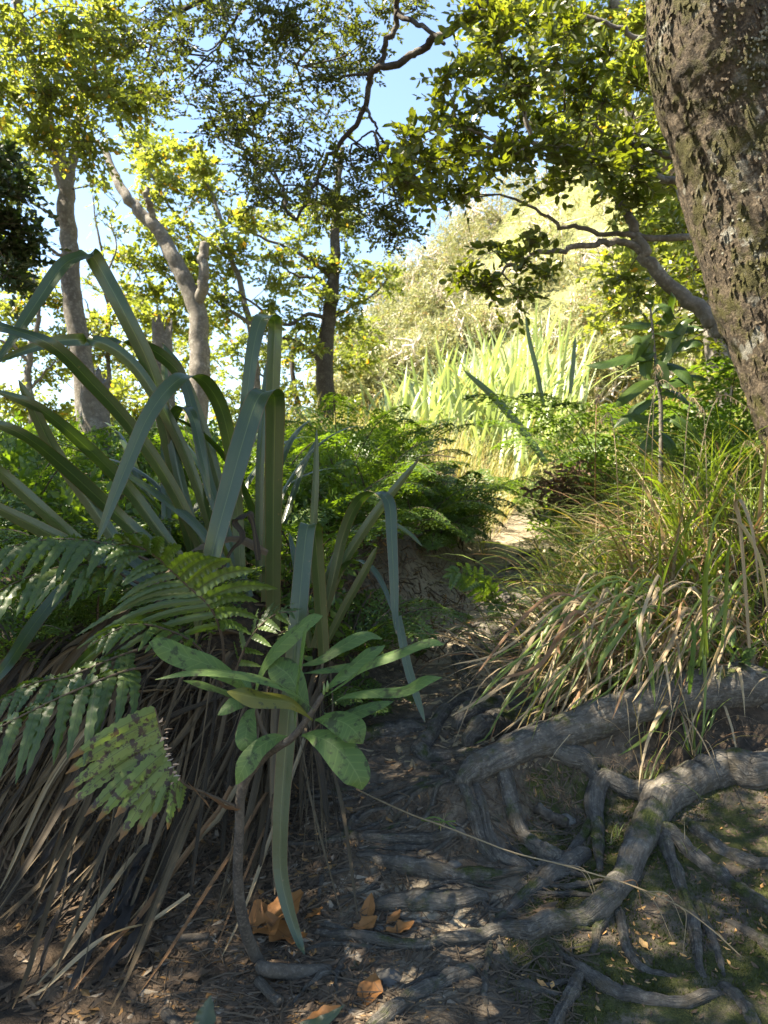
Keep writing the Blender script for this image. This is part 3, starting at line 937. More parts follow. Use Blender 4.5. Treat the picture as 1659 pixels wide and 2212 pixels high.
# left forked tree
tree('forked_tree', 'tall forked tree with slim grey trunk and yellow green crown', [
    ([(205, 1010, 6.2), (190, 900, 6.2), (178, 780, 6.2), (160, 640, 6.2), (148, 520, 6.2), (142, 410, 6.2), (125, 330, 6.2), (100, 240, 6.1), (70, 140, 6.0), (40, 20, 5.8), (20, -120, 5.6)], .21, .05, 14),
    ([(145, 405, 6.2), (158, 330, 6.3), (172, 240, 6.4), (178, 150, 6.5), (200, 60, 6.6), (240, -40, 6.7)], .10, .025),
    ([(105, 255, 6.1), (118, 200, 6.2), (130, 120, 6.2), (135, 40, 6.3)], .05, .015),
    ([(120, 320, 6.2), (80, 270, 6.0), (30, 210, 5.8), (-40, 170, 5.6)], .045, .015),
    ([(148, 500, 6.2), (110, 460, 6.3), (70, 440, 6.4)], .045, .012),
    ([(160, 560, 6.2), (110, 540, 6.0), (85, 510, 5.9)], .04, .012),
    ([(60, 120, 6.0), (20, 90, 5.8), (-40, 70, 5.7)], .04, .01)],
    jit([(30, 30), (100, 50), (180, 30), (60, 130), (140, 130), (220, 100), (30, 210), (110, 220), (190, 190), (250, 180), (30, 300), (70, 360), (230, 20), (-20, 100), (-30, 250), (300, 190), (270, 230), (120, 170), (160, 60), (20, 380), (-60, 30), (200, 330), (170, 260), (90, 300)], 5.3, 6.8, 58, 85)
    + rndclump(14, -500, 250, -500, -40, 4.8, 6.5, 80, 130),
    L_yellow, M_grey, (205, 1010, 6.2), nspr=32, ll=.056, lw=.036)

tree('snapped_tree', 'bare pale tree bent in a sharp elbow with broken limb tip', [
    ([(415, 1000, 8.2), (430, 850, 8.2), (432, 760, 8.2), (420, 650, 8.2), (385, 580, 8.2), (345, 500, 8.2), (310, 465, 8.2), (270, 420, 8.2), (245, 370, 8.3), (225, 325, 8.4), (195, 295, 8.5)], .26, .05, 14),
    ([(424, 660, 8.2), (440, 610, 8.1), (437, 560, 8.1), (442, 525, 8.1)], .13, .10, 10),
    ([(330, 485, 8.2), (325, 450, 8.1), (316, 425, 8.0), (320, 405, 8.0)], .09, .05, 8),
    ([(225, 325, 8.4), (205, 305, 8.6), (175, 285, 8.8)], .04, .015, 6)],
    [], L_yellow, M_grey, (415, 1000, 8.2))

tree('middle_tree', 'slender tree with bright yellow green crown behind the bare elbow trunk', [
    ([(560, 960, 9.8), (555, 850, 9.8), (540, 700, 9.8), (500, 560, 9.8), (470, 450, 9.8), (430, 360, 9.8)], .13, .03, 10),
    ([(540, 700, 9.8), (470, 650, 9.6), (400, 600, 9.5), (350, 560, 9.4)], .06, .02),
    ([(500, 560, 9.8), (420, 500, 9.8), (360, 440, 9.9), (310, 340, 9.9)], .06, .02)],
    jit([(290, 300), (325, 335), (310, 375), (400, 345), (370, 410), (430, 420), (480, 470), (400, 490), (340, 440), (350, 560), (420, 570), (330, 620), (420, 650), (480, 600), (380, 690), (450, 700), (460, 400), (500, 540), (300, 560), (440, 350), (360, 500), (460, 530), (500, 660), (300, 690), (410, 620), (520, 470)], 8.8, 10.6, 36, 52),
    L_yellow, M_grey, (560, 960, 9.8), nspr=34, ll=.075, lw=.048, L=.3)

tree('ivy_clad_tree', 'dark trunked tree with twisting side limbs at the left edge of the clearing', [
    ([(700, 980, 10), (705, 880, 10), (700, 780, 10), (712, 680, 10), (722, 600, 10), (722, 500, 10), (730, 400, 10.2), (740, 320, 10.3)], .30, .06, 14),
    ([(712, 690, 10), (670, 680, 9.8), (610, 700, 9.6), (540, 650, 9.4), (500, 620, 9.3)], .07, .02),
    ([(720, 600, 10), (680, 570, 9.9), (640, 545, 9.8), (560, 510, 9.7), (490, 480, 9.6)], .07, .02),
    ([(705, 700, 10), (760, 660, 10.2), (800, 640, 10.4), (850, 590, 10.5)], .06, .015),
    ([(700, 790, 10), (660, 750, 9.8), (630, 735, 9.7), (560, 720, 9.5)], .07, .02),
    ([(716, 650, 10), (690, 600, 10), (650, 600, 10), (600, 570, 9.9)], .06, .02)],
    jit([(560, 700), (610, 660), (640, 620), (600, 560), (690, 560), (660, 510), (760, 560), (800, 600), (780, 650), (720, 640), (740, 500), (700, 440), (760, 480), (640, 470), (600, 500), (680, 640), (580, 610), (830, 610), (640, 700), (740, 720), (660, 760), (600, 760)], 9.2, 10.8, 38, 54, .85),
    L_mid, M_dark, (700, 980, 10), nspr=30, ll=.075, lw=.045, L=.3)

tree('sapling', 'thin bare twiggy sapling between the forked tree and the elbow tree', [
    ([(250, 960, 9), (240, 850, 9), (232, 720, 9), (228, 600, 9), (210, 500, 9), (200, 420, 9)], .07, .015, 8),
    ([(232, 720, 9), (262, 650, 9), (290, 620, 9), (310, 560, 9.1)], .03, .008, 6),
    ([(228, 600, 9), (250, 540, 9), (240, 470, 9), (262, 430, 9)], .03, .008, 6),
    ([(236, 780, 9), (200, 720, 9), (190, 660, 9), (170, 640, 9)], .03, .008, 6)],
    jit([(220, 470), (250, 520), (200, 560), (270, 570), (180, 620), (210, 400), (240, 620), (280, 640)], 8.6, 9.4, 30, 48, .5),
    L_mid, M_grey, (250, 960, 9), nspr=14, ll=.07, lw=.045)

tree('yellowing_tree', 'sparse yellowing tree in the hollow behind the flax clump', [
    ([(60, 1010, 8.5), (70, 900, 8.5), (60, 780, 8.5), (85, 680, 8.5), (70, 590, 8.5)], .12, .03, 8),
    ([(60, 780, 8.5), (20, 740, 8.4), (-30, 730, 8.3)], .05, .015, 6),
    ([(66, 840, 8.5), (110, 790, 8.5), (150, 770, 8.6)], .04, .01, 6)],
    jit([(20, 560), (70, 600), (30, 660), (100, 640), (30, 760), (100, 800), (60, 880), (20, 960), (110, 900), (140, 730), (250, 780), (300, 740), (260, 860), (300, 900), (220, 700), (20, 850), (120, 980), (-40, 640), (-40, 800), (190, 880), (350, 850), (60, 720), (270, 960), (330, 960)], 8, 9.4, 40, 62, .75),
    L_yellow, M_grey, (60, 1010, 8.5), nspr=44, ll=.07, lw=.046)

tree('hollow_tree', 'leafy tree in the hollow filling the gap below the elbow trunk', [
    ([(330, 1020, 12), (335, 900, 12), (345, 780, 12), (340, 660, 12)], .16, .04, 8), ([(340, 820, 12), (290, 760, 12), (250, 720, 12)], .06, .02, 6)],
    jit([(210, 700), (250, 760), (230, 830), (290, 820), (340, 700), (330, 770), (370, 820), (300, 900), (380, 900), (240, 920), (420, 780), (180, 820), (160, 900), (340, 960), (270, 660), (410, 720), (390, 660), (200, 960), (100, 900), (300, 980), (420, 950), (150, 980)], 11, 13, 46, 66), L_yellow, M_grey, (330, 1020, 12), nspr=28, ll=.085, lw=.055, L=.34)
tree('hollow_tree', 'leafy tree in the hollow between the folded flax leaves and the dark trunk', [
    ([(640, 1000, 13), (645, 900, 13), (630, 800, 13), (640, 720, 13)], .16, .04, 8), ([(640, 880, 13), (580, 820, 13), (540, 800, 13)], .06, .02, 6)],
    jit([(500, 720), (540, 780), (510, 850), (580, 840), (620, 780), (650, 840), (600, 900), (520, 920), (680, 880), (460, 800), (480, 900), (640, 940), (700, 940), (740, 880), (760, 800), (720, 780), (560, 960), (450, 960), (790, 740), (770, 700), (670, 740), (600, 740)], 12, 14, 46, 64), L_mid, M_dark, (640, 1000, 13), nspr=28, ll=.09, lw=.055, L=.36)

# broken snags behind the flax
def snag(label, u, v0, v1, d, w, seed):
    t = thing('tree_stump', label, 'stump', P(u, v0, d), 'snapped dead trunks behind the flax')
    p = catmull(PX([(u, v0, d), (u + 4, (v0 + v1) / 2, d), (u - 3, v1, d)]), 10)
    A = Acc()
    R = w / FOC * d / 2
    V, F, lc = tube(p, R * np.linspace(1.08, .92, len(p)), 20, False, .2, 9)
    top = V.reshape(len(p), 20, 3)
    jag = fbm(np.cos(np.arange(20) / 20 * 2 * PI) * 2.5 + seed, np.sin(np.arange(20) / 20 * 2 * PI) * 2.5, seed, 3)
    top[-1, :, 2] += jag * R * 2.2
    top[-2, :, 2] += jag * R * 1.0
    A.add(V, F, lc)
    c = p[-1].copy()
    c[2] -= R * .8
    A.add(np.vstack([top[-1], c]), [np.stack([np.arange(20), (np.arange(20) + 1) % 20, np.full(20, 20)], -1)])
    A.build('trunk', M_grey, t)
    A = Acc()
    for k in range(5):
        a = random.uniform(0, 2 * PI)
        b = p[-1] + np.array([math.cos(a), math.sin(a), 0]) * R * .7
        A.add(*tube(np.array([b - [0, 0, R], b + [0, 0, R * random.uniform(.2, 1.0)]]), [R * .16, R * .03], 5))
    A.build('splinter', M_grey, t, kind='stuff')
snag('tall broken grey stump with flat top standing behind the arching flax leaf', 352, 1080, 705, 5.2, 46, 3)
snag('splintered brown stump with jagged top leaning by the forked tree foot', 205, 1120, 815, 5.0, 62, 8)

# dark foliage at the left edge: a bushy tree, its unseen crown extended to shade the path
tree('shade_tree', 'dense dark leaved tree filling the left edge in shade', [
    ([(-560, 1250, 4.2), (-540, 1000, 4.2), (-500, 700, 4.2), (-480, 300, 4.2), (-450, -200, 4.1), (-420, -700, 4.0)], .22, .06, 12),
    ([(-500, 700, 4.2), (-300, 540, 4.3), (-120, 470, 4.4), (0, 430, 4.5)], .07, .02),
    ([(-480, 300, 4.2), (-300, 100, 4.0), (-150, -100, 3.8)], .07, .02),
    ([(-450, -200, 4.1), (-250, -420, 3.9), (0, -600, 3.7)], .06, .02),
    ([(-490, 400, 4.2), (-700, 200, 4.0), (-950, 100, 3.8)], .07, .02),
    ([(-450, -200, 4.1), (-600, -900, 2.9), (-700, -2000, 1.8), (-400, -3200, 1.2)], .07, .02),  # this limb and the next: unseen, added to reach the overhead shade clumps
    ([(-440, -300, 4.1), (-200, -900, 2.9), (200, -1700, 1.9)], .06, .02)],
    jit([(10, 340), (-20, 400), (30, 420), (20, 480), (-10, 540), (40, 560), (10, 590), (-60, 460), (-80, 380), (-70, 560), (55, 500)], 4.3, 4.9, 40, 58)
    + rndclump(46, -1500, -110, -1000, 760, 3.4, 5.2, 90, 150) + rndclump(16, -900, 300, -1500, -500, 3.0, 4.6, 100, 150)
    + [(CU + x / y * FOC, CV - (z - EYE) / y * FOC, y, .6 / y * FOC, 1.3) for x, y, z in [(random.uniform(-5.6, -2.2), random.uniform(.8, 3.6), random.uniform(1.4, 4.6)) for k in range(44)]]  # these clumps and the next row: unseen, added to shade the foreground
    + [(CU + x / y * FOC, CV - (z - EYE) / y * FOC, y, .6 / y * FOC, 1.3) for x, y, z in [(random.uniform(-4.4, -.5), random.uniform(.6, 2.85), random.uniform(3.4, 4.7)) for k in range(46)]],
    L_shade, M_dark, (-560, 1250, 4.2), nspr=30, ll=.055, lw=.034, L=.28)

# broad leaved tree on the right, leaning over the path
tree('broadleaf_tree', 'leaning grey limbed tree with broad dark leaves beside the mossy trunk', [
    ([(1690, 900, 3.9), (1625, 805, 3.9), (1570, 720, 3.95), (1520, 680, 4.0), (1450, 620, 4.0), (1395, 555, 4.0), (1375, 500, 4.05), (1340, 440, 4.1), (1325, 400, 4.2)], .115, .035, 12),
    ([(1395, 555, 4.0), (1350, 520, 4.0), (1280, 525, 3.95), (1200, 545, 3.9), (1140, 555, 3.85), (1090, 585, 3.8), (1060, 620, 3.8)], .045, .008, 8),
    ([(1560, 545, 4.0), (1500, 515, 4.0), (1400, 517, 4.02), (1340, 503, 4.05), (1250, 498, 4.1), (1200, 480, 4.1), (1140, 440, 4.15), (1080, 420, 4.2)], .045, .012, 8),
    ([(1560, 405, 3.8), (1500, 398, 3.8), (1420, 385, 3.8), (1330, 345, 3.8), (1240, 325, 3.8), (1160, 308, 3.8), (1080, 310, 3.8), (1020, 330, 3.85)], .05, .012, 9),
    ([(1080, 310, 3.8), (1030, 285, 3.8), (960, 270, 3.8), (890, 300, 3.8)], .018, .007, 6),
    ([(1560, 370, 3.9), (1480, 355, 3.9), (1380, 320, 3.9), (1300, 280, 4.0), (1220, 240, 4.0)], .03, .010, 7),
    ([(1150, 300, 3.8), (1120, 220, 3.8), (1085, 120, 3.8), (1070, 40, 3.8)], .025, .012, 6),
    ([(1500, 70, 4.2), (1390, 78, 4.2), (1300, 50, 4.2), (1230, 10, 4.2)], .04, .015, 7)],
    jit([(1020, 40), (1080, 80), (1000, 140), (1080, 160), (970, 200), (1040, 220), (1120, 200), (1180, 140), (1150, 60), (1230, 80), (1250, 180), (1180, 250), (1100, 290), (1030, 280), (950, 275), (900, 300), (930, 350), (985, 350), (1060, 340), (1130, 330), (1200, 310), (1270, 260), (1320, 200), (1310, 110), (1350, 290), (1250, 350), (1190, 380), (1290, 350), (1370, 370), (1410, 320), (1370, 430), (1430, 420), (1470, 490), (1320, 410), (1130, 130), (1210, 30), (1000, 320), (860, 350), (880, 400), (960, 400), (1000, 410), (1420, 250), (1390, 180)], 3.5, 4.2, 42, 62)
    + jit([(1010, 570), (1060, 550), (1110, 590), (1050, 610), (1150, 530), (1010, 610), (1120, 630), (1170, 600)], 3.7, 3.95, 28, 42, .55)
    + jit([(1500, 600), (1440, 690), (1380, 640), (1340, 610), (1470, 560), (1530, 640), (1560, 760), (1590, 700), (1480, 740)], 4.0, 4.8, 36, 54, .6),
    L_broad, M_grey, (1690, 900, 3.9), nspr=14, K=9, ll=.052, lw=.033, L=.2, six=True, conn=.005)

# bright backlit trees behind on the right
tree('sunlit_tree', 'sunlit yellow green tree glowing behind the broad leaved one', [
    ([(1560, 900, 8.0), (1540, 700, 8.0), (1500, 500, 8.0), (1450, 300, 8.0), (1380, 120, 8.0), (1300, -60, 8.0)], .26, .10, 12),
    ([(1480, 400, 8.0), (1400, 330, 7.8), (1360, 240, 7.7), (1340, 140, 7.7)], .16, .05, 10),
    ([(1500, 500, 8.0), (1440, 450, 8.2), (1390, 440, 8.3)], .08, .03)],
    jit([(1110, 20), (1170, 20), (1250, 40), (1330, 60), (1360, 140), (1290, 150), (1200, 100), (1400, 230), (1450, 330), (1430, 470), (1480, 560), (1400, 560), (1500, 640), (1340, 600), (1350, 680), (1420, 720), (1480, 700), (1530, 760), (1560, 830), (1440, 400), (1380, 30), (1260, 230), (1500, 480), (1330, 330), (1150, 190), (1060, 20), (1240, 300), (1300, 240), (1380, 500), (1550, 600), (1520, 560), (1040, 110), (1460, 620), (1560, 690)], 7.0, 9.0, 55, 80)
    + rndclump(10, 1100, 1700, -400, -40, 6.5, 9, 90, 130), L_yellow, M_grey, (1560, 900, 8.0), nspr=44, ll=.075, lw=.05, L=.32)

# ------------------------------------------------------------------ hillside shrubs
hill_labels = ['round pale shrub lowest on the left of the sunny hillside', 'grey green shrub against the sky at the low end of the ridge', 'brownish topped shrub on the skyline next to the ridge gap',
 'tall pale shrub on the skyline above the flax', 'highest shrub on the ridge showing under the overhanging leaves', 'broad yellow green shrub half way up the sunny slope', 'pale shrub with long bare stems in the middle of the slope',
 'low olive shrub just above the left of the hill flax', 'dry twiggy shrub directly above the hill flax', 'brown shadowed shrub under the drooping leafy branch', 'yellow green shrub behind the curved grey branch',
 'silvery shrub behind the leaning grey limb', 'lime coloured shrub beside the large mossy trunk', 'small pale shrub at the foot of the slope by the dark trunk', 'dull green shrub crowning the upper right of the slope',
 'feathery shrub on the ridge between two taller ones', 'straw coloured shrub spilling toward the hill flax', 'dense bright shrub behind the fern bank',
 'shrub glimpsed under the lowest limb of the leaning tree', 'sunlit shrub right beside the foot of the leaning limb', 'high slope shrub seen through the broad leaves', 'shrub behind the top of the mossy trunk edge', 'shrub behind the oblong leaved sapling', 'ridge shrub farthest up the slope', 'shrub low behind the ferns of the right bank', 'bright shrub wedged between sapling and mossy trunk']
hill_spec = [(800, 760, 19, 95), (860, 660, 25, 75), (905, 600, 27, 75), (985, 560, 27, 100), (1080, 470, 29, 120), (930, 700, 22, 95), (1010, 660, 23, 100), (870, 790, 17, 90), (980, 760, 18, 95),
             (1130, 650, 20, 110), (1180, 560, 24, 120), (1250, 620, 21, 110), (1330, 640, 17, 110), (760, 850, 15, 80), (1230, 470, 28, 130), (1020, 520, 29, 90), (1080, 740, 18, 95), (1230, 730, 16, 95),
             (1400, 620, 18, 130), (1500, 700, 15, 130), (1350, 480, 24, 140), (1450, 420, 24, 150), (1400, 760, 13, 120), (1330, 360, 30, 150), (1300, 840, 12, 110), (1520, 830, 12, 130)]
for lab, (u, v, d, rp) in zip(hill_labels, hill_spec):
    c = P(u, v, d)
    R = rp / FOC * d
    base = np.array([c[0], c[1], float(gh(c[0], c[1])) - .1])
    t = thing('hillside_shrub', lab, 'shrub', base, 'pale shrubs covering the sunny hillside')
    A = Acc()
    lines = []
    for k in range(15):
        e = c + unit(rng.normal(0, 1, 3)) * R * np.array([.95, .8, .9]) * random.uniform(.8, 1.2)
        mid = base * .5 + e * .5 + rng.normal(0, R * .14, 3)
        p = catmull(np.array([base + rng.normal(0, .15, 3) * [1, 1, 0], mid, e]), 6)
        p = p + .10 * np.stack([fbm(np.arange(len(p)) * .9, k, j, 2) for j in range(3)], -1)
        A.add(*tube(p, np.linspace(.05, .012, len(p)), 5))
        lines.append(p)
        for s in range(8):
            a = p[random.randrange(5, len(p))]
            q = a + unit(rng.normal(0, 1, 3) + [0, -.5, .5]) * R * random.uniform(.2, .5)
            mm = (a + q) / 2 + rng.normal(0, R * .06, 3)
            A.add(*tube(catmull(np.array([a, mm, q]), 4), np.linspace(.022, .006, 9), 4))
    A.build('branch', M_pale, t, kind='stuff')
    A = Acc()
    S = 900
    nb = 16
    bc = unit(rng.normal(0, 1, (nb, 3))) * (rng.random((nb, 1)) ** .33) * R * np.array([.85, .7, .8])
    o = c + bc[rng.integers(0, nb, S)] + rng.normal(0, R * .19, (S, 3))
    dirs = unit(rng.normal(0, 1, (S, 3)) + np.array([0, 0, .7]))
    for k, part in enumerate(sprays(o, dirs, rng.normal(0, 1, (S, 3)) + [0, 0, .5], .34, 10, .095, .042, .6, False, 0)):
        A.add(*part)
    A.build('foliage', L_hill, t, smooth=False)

# ------------------------------------------------------------------ flax
def arc(base, az, el, length, droop, n=18, twist=0):
    h = np.array([math.sin(az), math.cos(az), 0])
    t = np.linspace(0, 1, n)
    a = el - droop * t ** 1.7
    st = length / (n - 1)
    dx = np.concatenate([[0], np.cumsum(np.cos(a[:-1]) * st)])
    dz = np.concatenate([[0], np.cumsum(np.sin(a[:-1]) * st)])
    p = np.asarray(base) + h * dx[:, None] + np.array([0, 0, 1.0]) * dz[:, None]
    side = np.array([math.cos(az), -math.sin(az), 0]) * math.cos(twist) + np.array([0, 0, 1]) * math.sin(twist)
    return p, side

def flax_leaf(parent, pts, wpx, yaw=0.0, mat=None, fold=.10, name='leaf', base=.7, tip=.06, n=6, lab=None):
    p = catmull(PX(pts), n)
    d = np.mean([q[2] for q in pts])
    w = .72 * wpx / FOC * d * flax_prof(len(p), base, tip)
    A = Acc()
    A.add(*ribbon(p, w, (math.cos(yaw), math.sin(yaw), 0), 6, fold))
    o = A.build(name, mat or L_flax, parent)
    if lab:
        o['label'] = lab
    return o

FB = gg(470, 1330)
flax = thing('flax_plant', 'large clump of dark strap leaves with bent tips on the left bank', 'flax', FB)
hand = [
    # folded tall leaf at the back
    ([(430, 1260, 2.5), (400, 1120, 2.45), (365, 960, 2.4), (330, 810, 2.35), (270, 680, 2.3), (222, 590, 2.28), (198, 552, 2.26), (180, 553, 2.24), (135, 575, 2.2), (75, 660, 2.15), (30, 730, 2.1), (-20, 800, 2.05)], 52, .25),
    # arching pale leaf
    ([(520, 1230, 2.3), (512, 1100, 2.3), (502, 990, 2.26), (480, 890, 2.2), (445, 828, 2.12), (405, 812, 2.05), (365, 838, 2.0), (320, 900, 1.96), (280, 990, 1.93), (240, 1090, 1.9), (208, 1175, 1.88)], 50, .3),
    # upright leaf folded over, the tall one
    ([(575, 1300, 2.25), (582, 1100, 2.24), (588, 900, 2.22), (592, 760, 2.2), (594, 700, 2.19), (586, 684, 2.15), (572, 684, 2.11), (560, 700, 2.09), (546, 760, 2.07), (534, 850, 2.06), (524, 950, 2.06), (515, 1030, 2.06)], 46, .12),
    # upright leaf folded over, the long hanging one
    ([(590, 1360, 2.15), (590, 1180, 2.12), (592, 1000, 2.08), (594, 880, 2.04), (588, 850, 2.0), (568, 848, 1.96), (548, 880, 1.93), (520, 970, 1.90), (495, 1060, 1.88), (470, 1150, 1.86), (448, 1240, 1.85), (432, 1310, 1.84), (424, 1385, 1.84)], 66, .10),
    # arching left leaves
    ([(490, 1290, 2.4), (440, 1190, 2.35), (370, 1050, 2.28), (290, 930, 2.2), (200, 830, 2.1), (110, 745, 2.0), (0, 705, 1.95), (-80, 700, 1.9)], 44, .5),
    ([(500, 1290, 2.5), (450, 1120, 2.45), (400, 980, 2.4), (350, 880, 2.35), (290, 790, 2.3), (220, 740, 2.25), (140, 735, 2.2), (60, 755, 2.15), (-30, 790, 2.1)], 38, .5),
    ([(500, 1240, 2.6), (480, 1080, 2.58), (440, 930, 2.55), (395, 820, 2.5), (350, 770, 2.45), (300, 745, 2.4), (220, 738, 2.35), (120, 745, 2.3)], 38, .4),
    ([(440, 1280, 2.3), (370, 1180, 2.25), (280, 1060, 2.2), (180, 960, 2.1), (80, 880, 2.0), (-20, 840, 1.95)], 42, .4),
    ([(420, 1290, 2.2), (350, 1200, 2.15), (250, 1110, 2.1), (140, 1010, 2.0), (50, 940, 1.9), (-50, 900, 1.85)], 46, .4),
    ([(330, 1250, 2.1), (260, 1180, 2.1), (190, 1080, 2.08), (120, 980, 2.05), (70, 880, 2.0), (40, 820, 1.98)], 42, .3),
    ([(300, 1260, 2.0), (220, 1210, 2.0), (120, 1160, 1.95), (20, 1110, 1.9), (-80, 1060, 1.85)], 44, .4),
    ([(260, 1250, 2.1), (180, 1180, 2.1), (90, 1100, 2.05), (0, 1020, 2.0), (-60, 980, 1.95)], 40, .4),
    ([(470, 1290, 2.4), (430, 1180, 2.4), (390, 1040, 2.4), (370, 930, 2.4), (380, 890, 2.38), (400, 880, 2.34), (420, 910, 2.3), (440, 1000, 2.28), (455, 1080, 2.28)], 34, .3),
    ([(540, 1290, 2.4), (500, 1180, 2.42), (450, 1040, 2.44), (420, 900, 2.46), (390, 800, 2.5), (350, 740, 2.52)], 34, .3),
    ([(560, 1280, 2.45), (560, 1150, 2.45), (562, 1000, 2.45), (570, 880, 2.46), (575, 780, 2.48)], 26, .2),
    ([(520, 1280, 2.3), (480, 1210, 2.3), (420, 1130, 2.3), (330, 1060, 2.3), (250, 1010, 2.3)], 30, .4),
    ([(210, 1240, 1.9), (150, 1260, 1.85), (80, 1340, 1.75), (20, 1430, 1.65), (-40, 1500, 1.6)], 40, .8),
    ([(420, 1300, 1.85), (330, 1330, 1.8), (240, 1370, 1.72), (160, 1450, 1.66), (90, 1540, 1.62)], 46, .9),
    ([(380, 1320, 1.9), (300, 1250, 1.9), (200, 1230, 1.85), (100, 1240, 1.8), (0, 1290, 1.75)], 34, .7),
]
for pts, w, yaw in hand:
    flax_leaf(flax, pts, w, yaw)
for k in range(20):
    az = random.uniform(-2.7, .9)
    b = FB + np.array([random.gauss(-.12, .12), random.gauss(.22, .15), random.uniform(-.05, .1)])
    ln = random.uniform(.7, 1.25)
    p, s = arc(b, az, random.uniform(1.05, 1.45), ln, random.uniform(.4, 1.7), 20)
    A = Acc()
    A.add(*ribbon(p, random.uniform(.028, .045) * flax_prof(20), s, 6, .12))
    A.build('leaf', L_flax, flax)

FB2 = gg(690, 1400)
flax2 = thing('flax_plant', 'young flax with broken bent leaves overhanging the path edge', 'flax', FB2)
hand2 = [
    ([(700, 1420, 1.95), (692, 1300, 1.94), (684, 1190, 1.92), (680, 1150, 1.9), (675, 1137, 1.86), (664, 1140, 1.83), (655, 1210, 1.80), (645, 1320, 1.77), (634, 1440, 1.75), (622, 1560, 1.73), (612, 1680, 1.71), (606, 1780, 1.69), (606, 1880, 1.67), (622, 1960, 1.65), (645, 2030, 1.63), (658, 2062, 1.61)], 54, .1),
    ([(680, 1400, 2.2), (715, 1270, 2.2), (740, 1160, 2.2), (770, 1090, 2.18), (800, 1066, 2.15), (828, 1070, 2.12), (842, 1095, 2.1), (846, 1160, 2.08), (850, 1240, 2.06), (853, 1320, 2.04), (856, 1370, 2.02)], 38, .2),
    ([(690, 1360, 2.3), (730, 1240, 2.3), (790, 1140, 2.3), (850, 1060, 2.3), (905, 992, 2.3)], 30, .1),
    ([(860, 1330, 2.08), (868, 1380, 2.06), (880, 1440, 2.04), (898, 1500, 2.02), (918, 1560, 2.0)], 30, .4),
    ([(700, 1330, 2.3), (725, 1250, 2.28), (760, 1212, 2.26), (800, 1225, 2.22), (830, 1270, 2.2), (850, 1330, 2.18)], 22, .4),
    ([(760, 1180, 2.5), (790, 1140, 2.5), (830, 1125, 2.46), (880, 1150, 2.42), (912, 1180, 2.4)], 22, .4),
    ([(672, 1260, 2.35), (676, 1150, 2.35), (682, 1040, 2.35), (684, 925, 2.35)], 22, .1),
    ([(690, 1400, 2.3), (700, 1290, 2.3), (720, 1220, 2.3), (740, 1160, 2.32)], 30, .2),
    ([(700, 1400, 2.1), (740, 1320, 2.1), (790, 1230, 2.1), (815, 1180, 2.1)], 26, .2),
    ([(670, 1400, 2.25), (655, 1300, 2.25), (640, 1220, 2.27), (625, 1150, 2.3)], 24, .1),
]
for k, (pts, w, yaw) in enumerate(hand2):
    flax_leaf(flax2, pts, w, yaw, lab='long leaf hanging over with its tip on the litter' if k == 0 else None)
A = Acc()
A.add(*ribbon(catmull(PX([(900, 1000, 2.3), (906, 988, 2.3), (940, 984, 2.32), (985, 990, 2.34)]), 5), .012, (0, 1, .3), 4, .2))
A.build('dead_tip', L_dead, flax2)

# dead skirt of the big flax, hanging down the bank toward the viewer
def lay(S, E, n=12, lf=(.02, .08), hump=.05):
    """a leaf lying from one place to another over the ground"""
    t = np.linspace(0, 1, n)
    a, b = gg(*S), gg(*E)
    p = a[None] * (1 - t)[:, None] + b[None] * t[:, None]
    p[:, 0] += .03 * np.sin(t * PI) * random.uniform(-1, 1)
    z = gh(p[:, 0], p[:, 1])
    l0 = random.uniform(*lf)
    p[:, 2] = np.maximum(z + l0 * (1 - t * .6), p[:, 2] * .75 + z * .25 + hump * np.sin(t * PI))
    return p
for k in range(190):
    u0 = random.uniform(180, 720)
    v0 = random.uniform(1330, 1560) + max(0, (u0 - 420)) * .25
    an = random.gauss(.66, .27)
    if u0 > 560:
        an = random.gauss(.22, .26)
    ln = random.uniform(330, 760)
    if u0 > 560:
        ln = random.uniform(260, 520)
    E = (max(-220, u0 - math.sin(an) * ln), min(2230, v0 + math.cos(an) * ln))
    p = lay((u0, v0), E, 14, (.02, .13), random.uniform(.0, .10))
    A = Acc()
    w = random.choice([.003, .004, .006, .008, .011, .015, .02]) * flax_prof(14, .8, .15)
    A.add(*ribbon(p, w, (random.uniform(.4, 1), random.uniform(-.3, .8), random.uniform(-.5, .5)), 4, random.choice([.15, .3, .45]), .14, 4, .08))
    A.build('dead_leaf', L_dead, flax)
# a few pale straw runs that stand out
for S, E, w in [((700, 1460), (480, 2100), .012), ((640, 1560), (600, 1960), .010), ((530, 1740), (280, 2030), .016), ((500, 1790), (160, 2190), .015), ((420, 1350), (60, 1700), .020), ((360, 1290), (20, 1640), .013),
                ((410, 2000), (40, 2200), .010), ((330, 1800), (80, 2160), .014), ((600, 1760), (300, 2200), .010), ((240, 1600), (0, 1960), .012), ((690, 1640), (450, 2130), .007), ((480, 1260), (180, 1500), .024)]:
    p = lay(S, E, 16, (.07, .12), .07)
    A = Acc()
    A.add(*ribbon(p, w * flax_prof(16, .8, .2), (.8, .5, .1), 4, .3, .05, 3))
    A.build('dead_leaf', L_straw, flax)['label'] = 'pale straw coloured dead leaf'
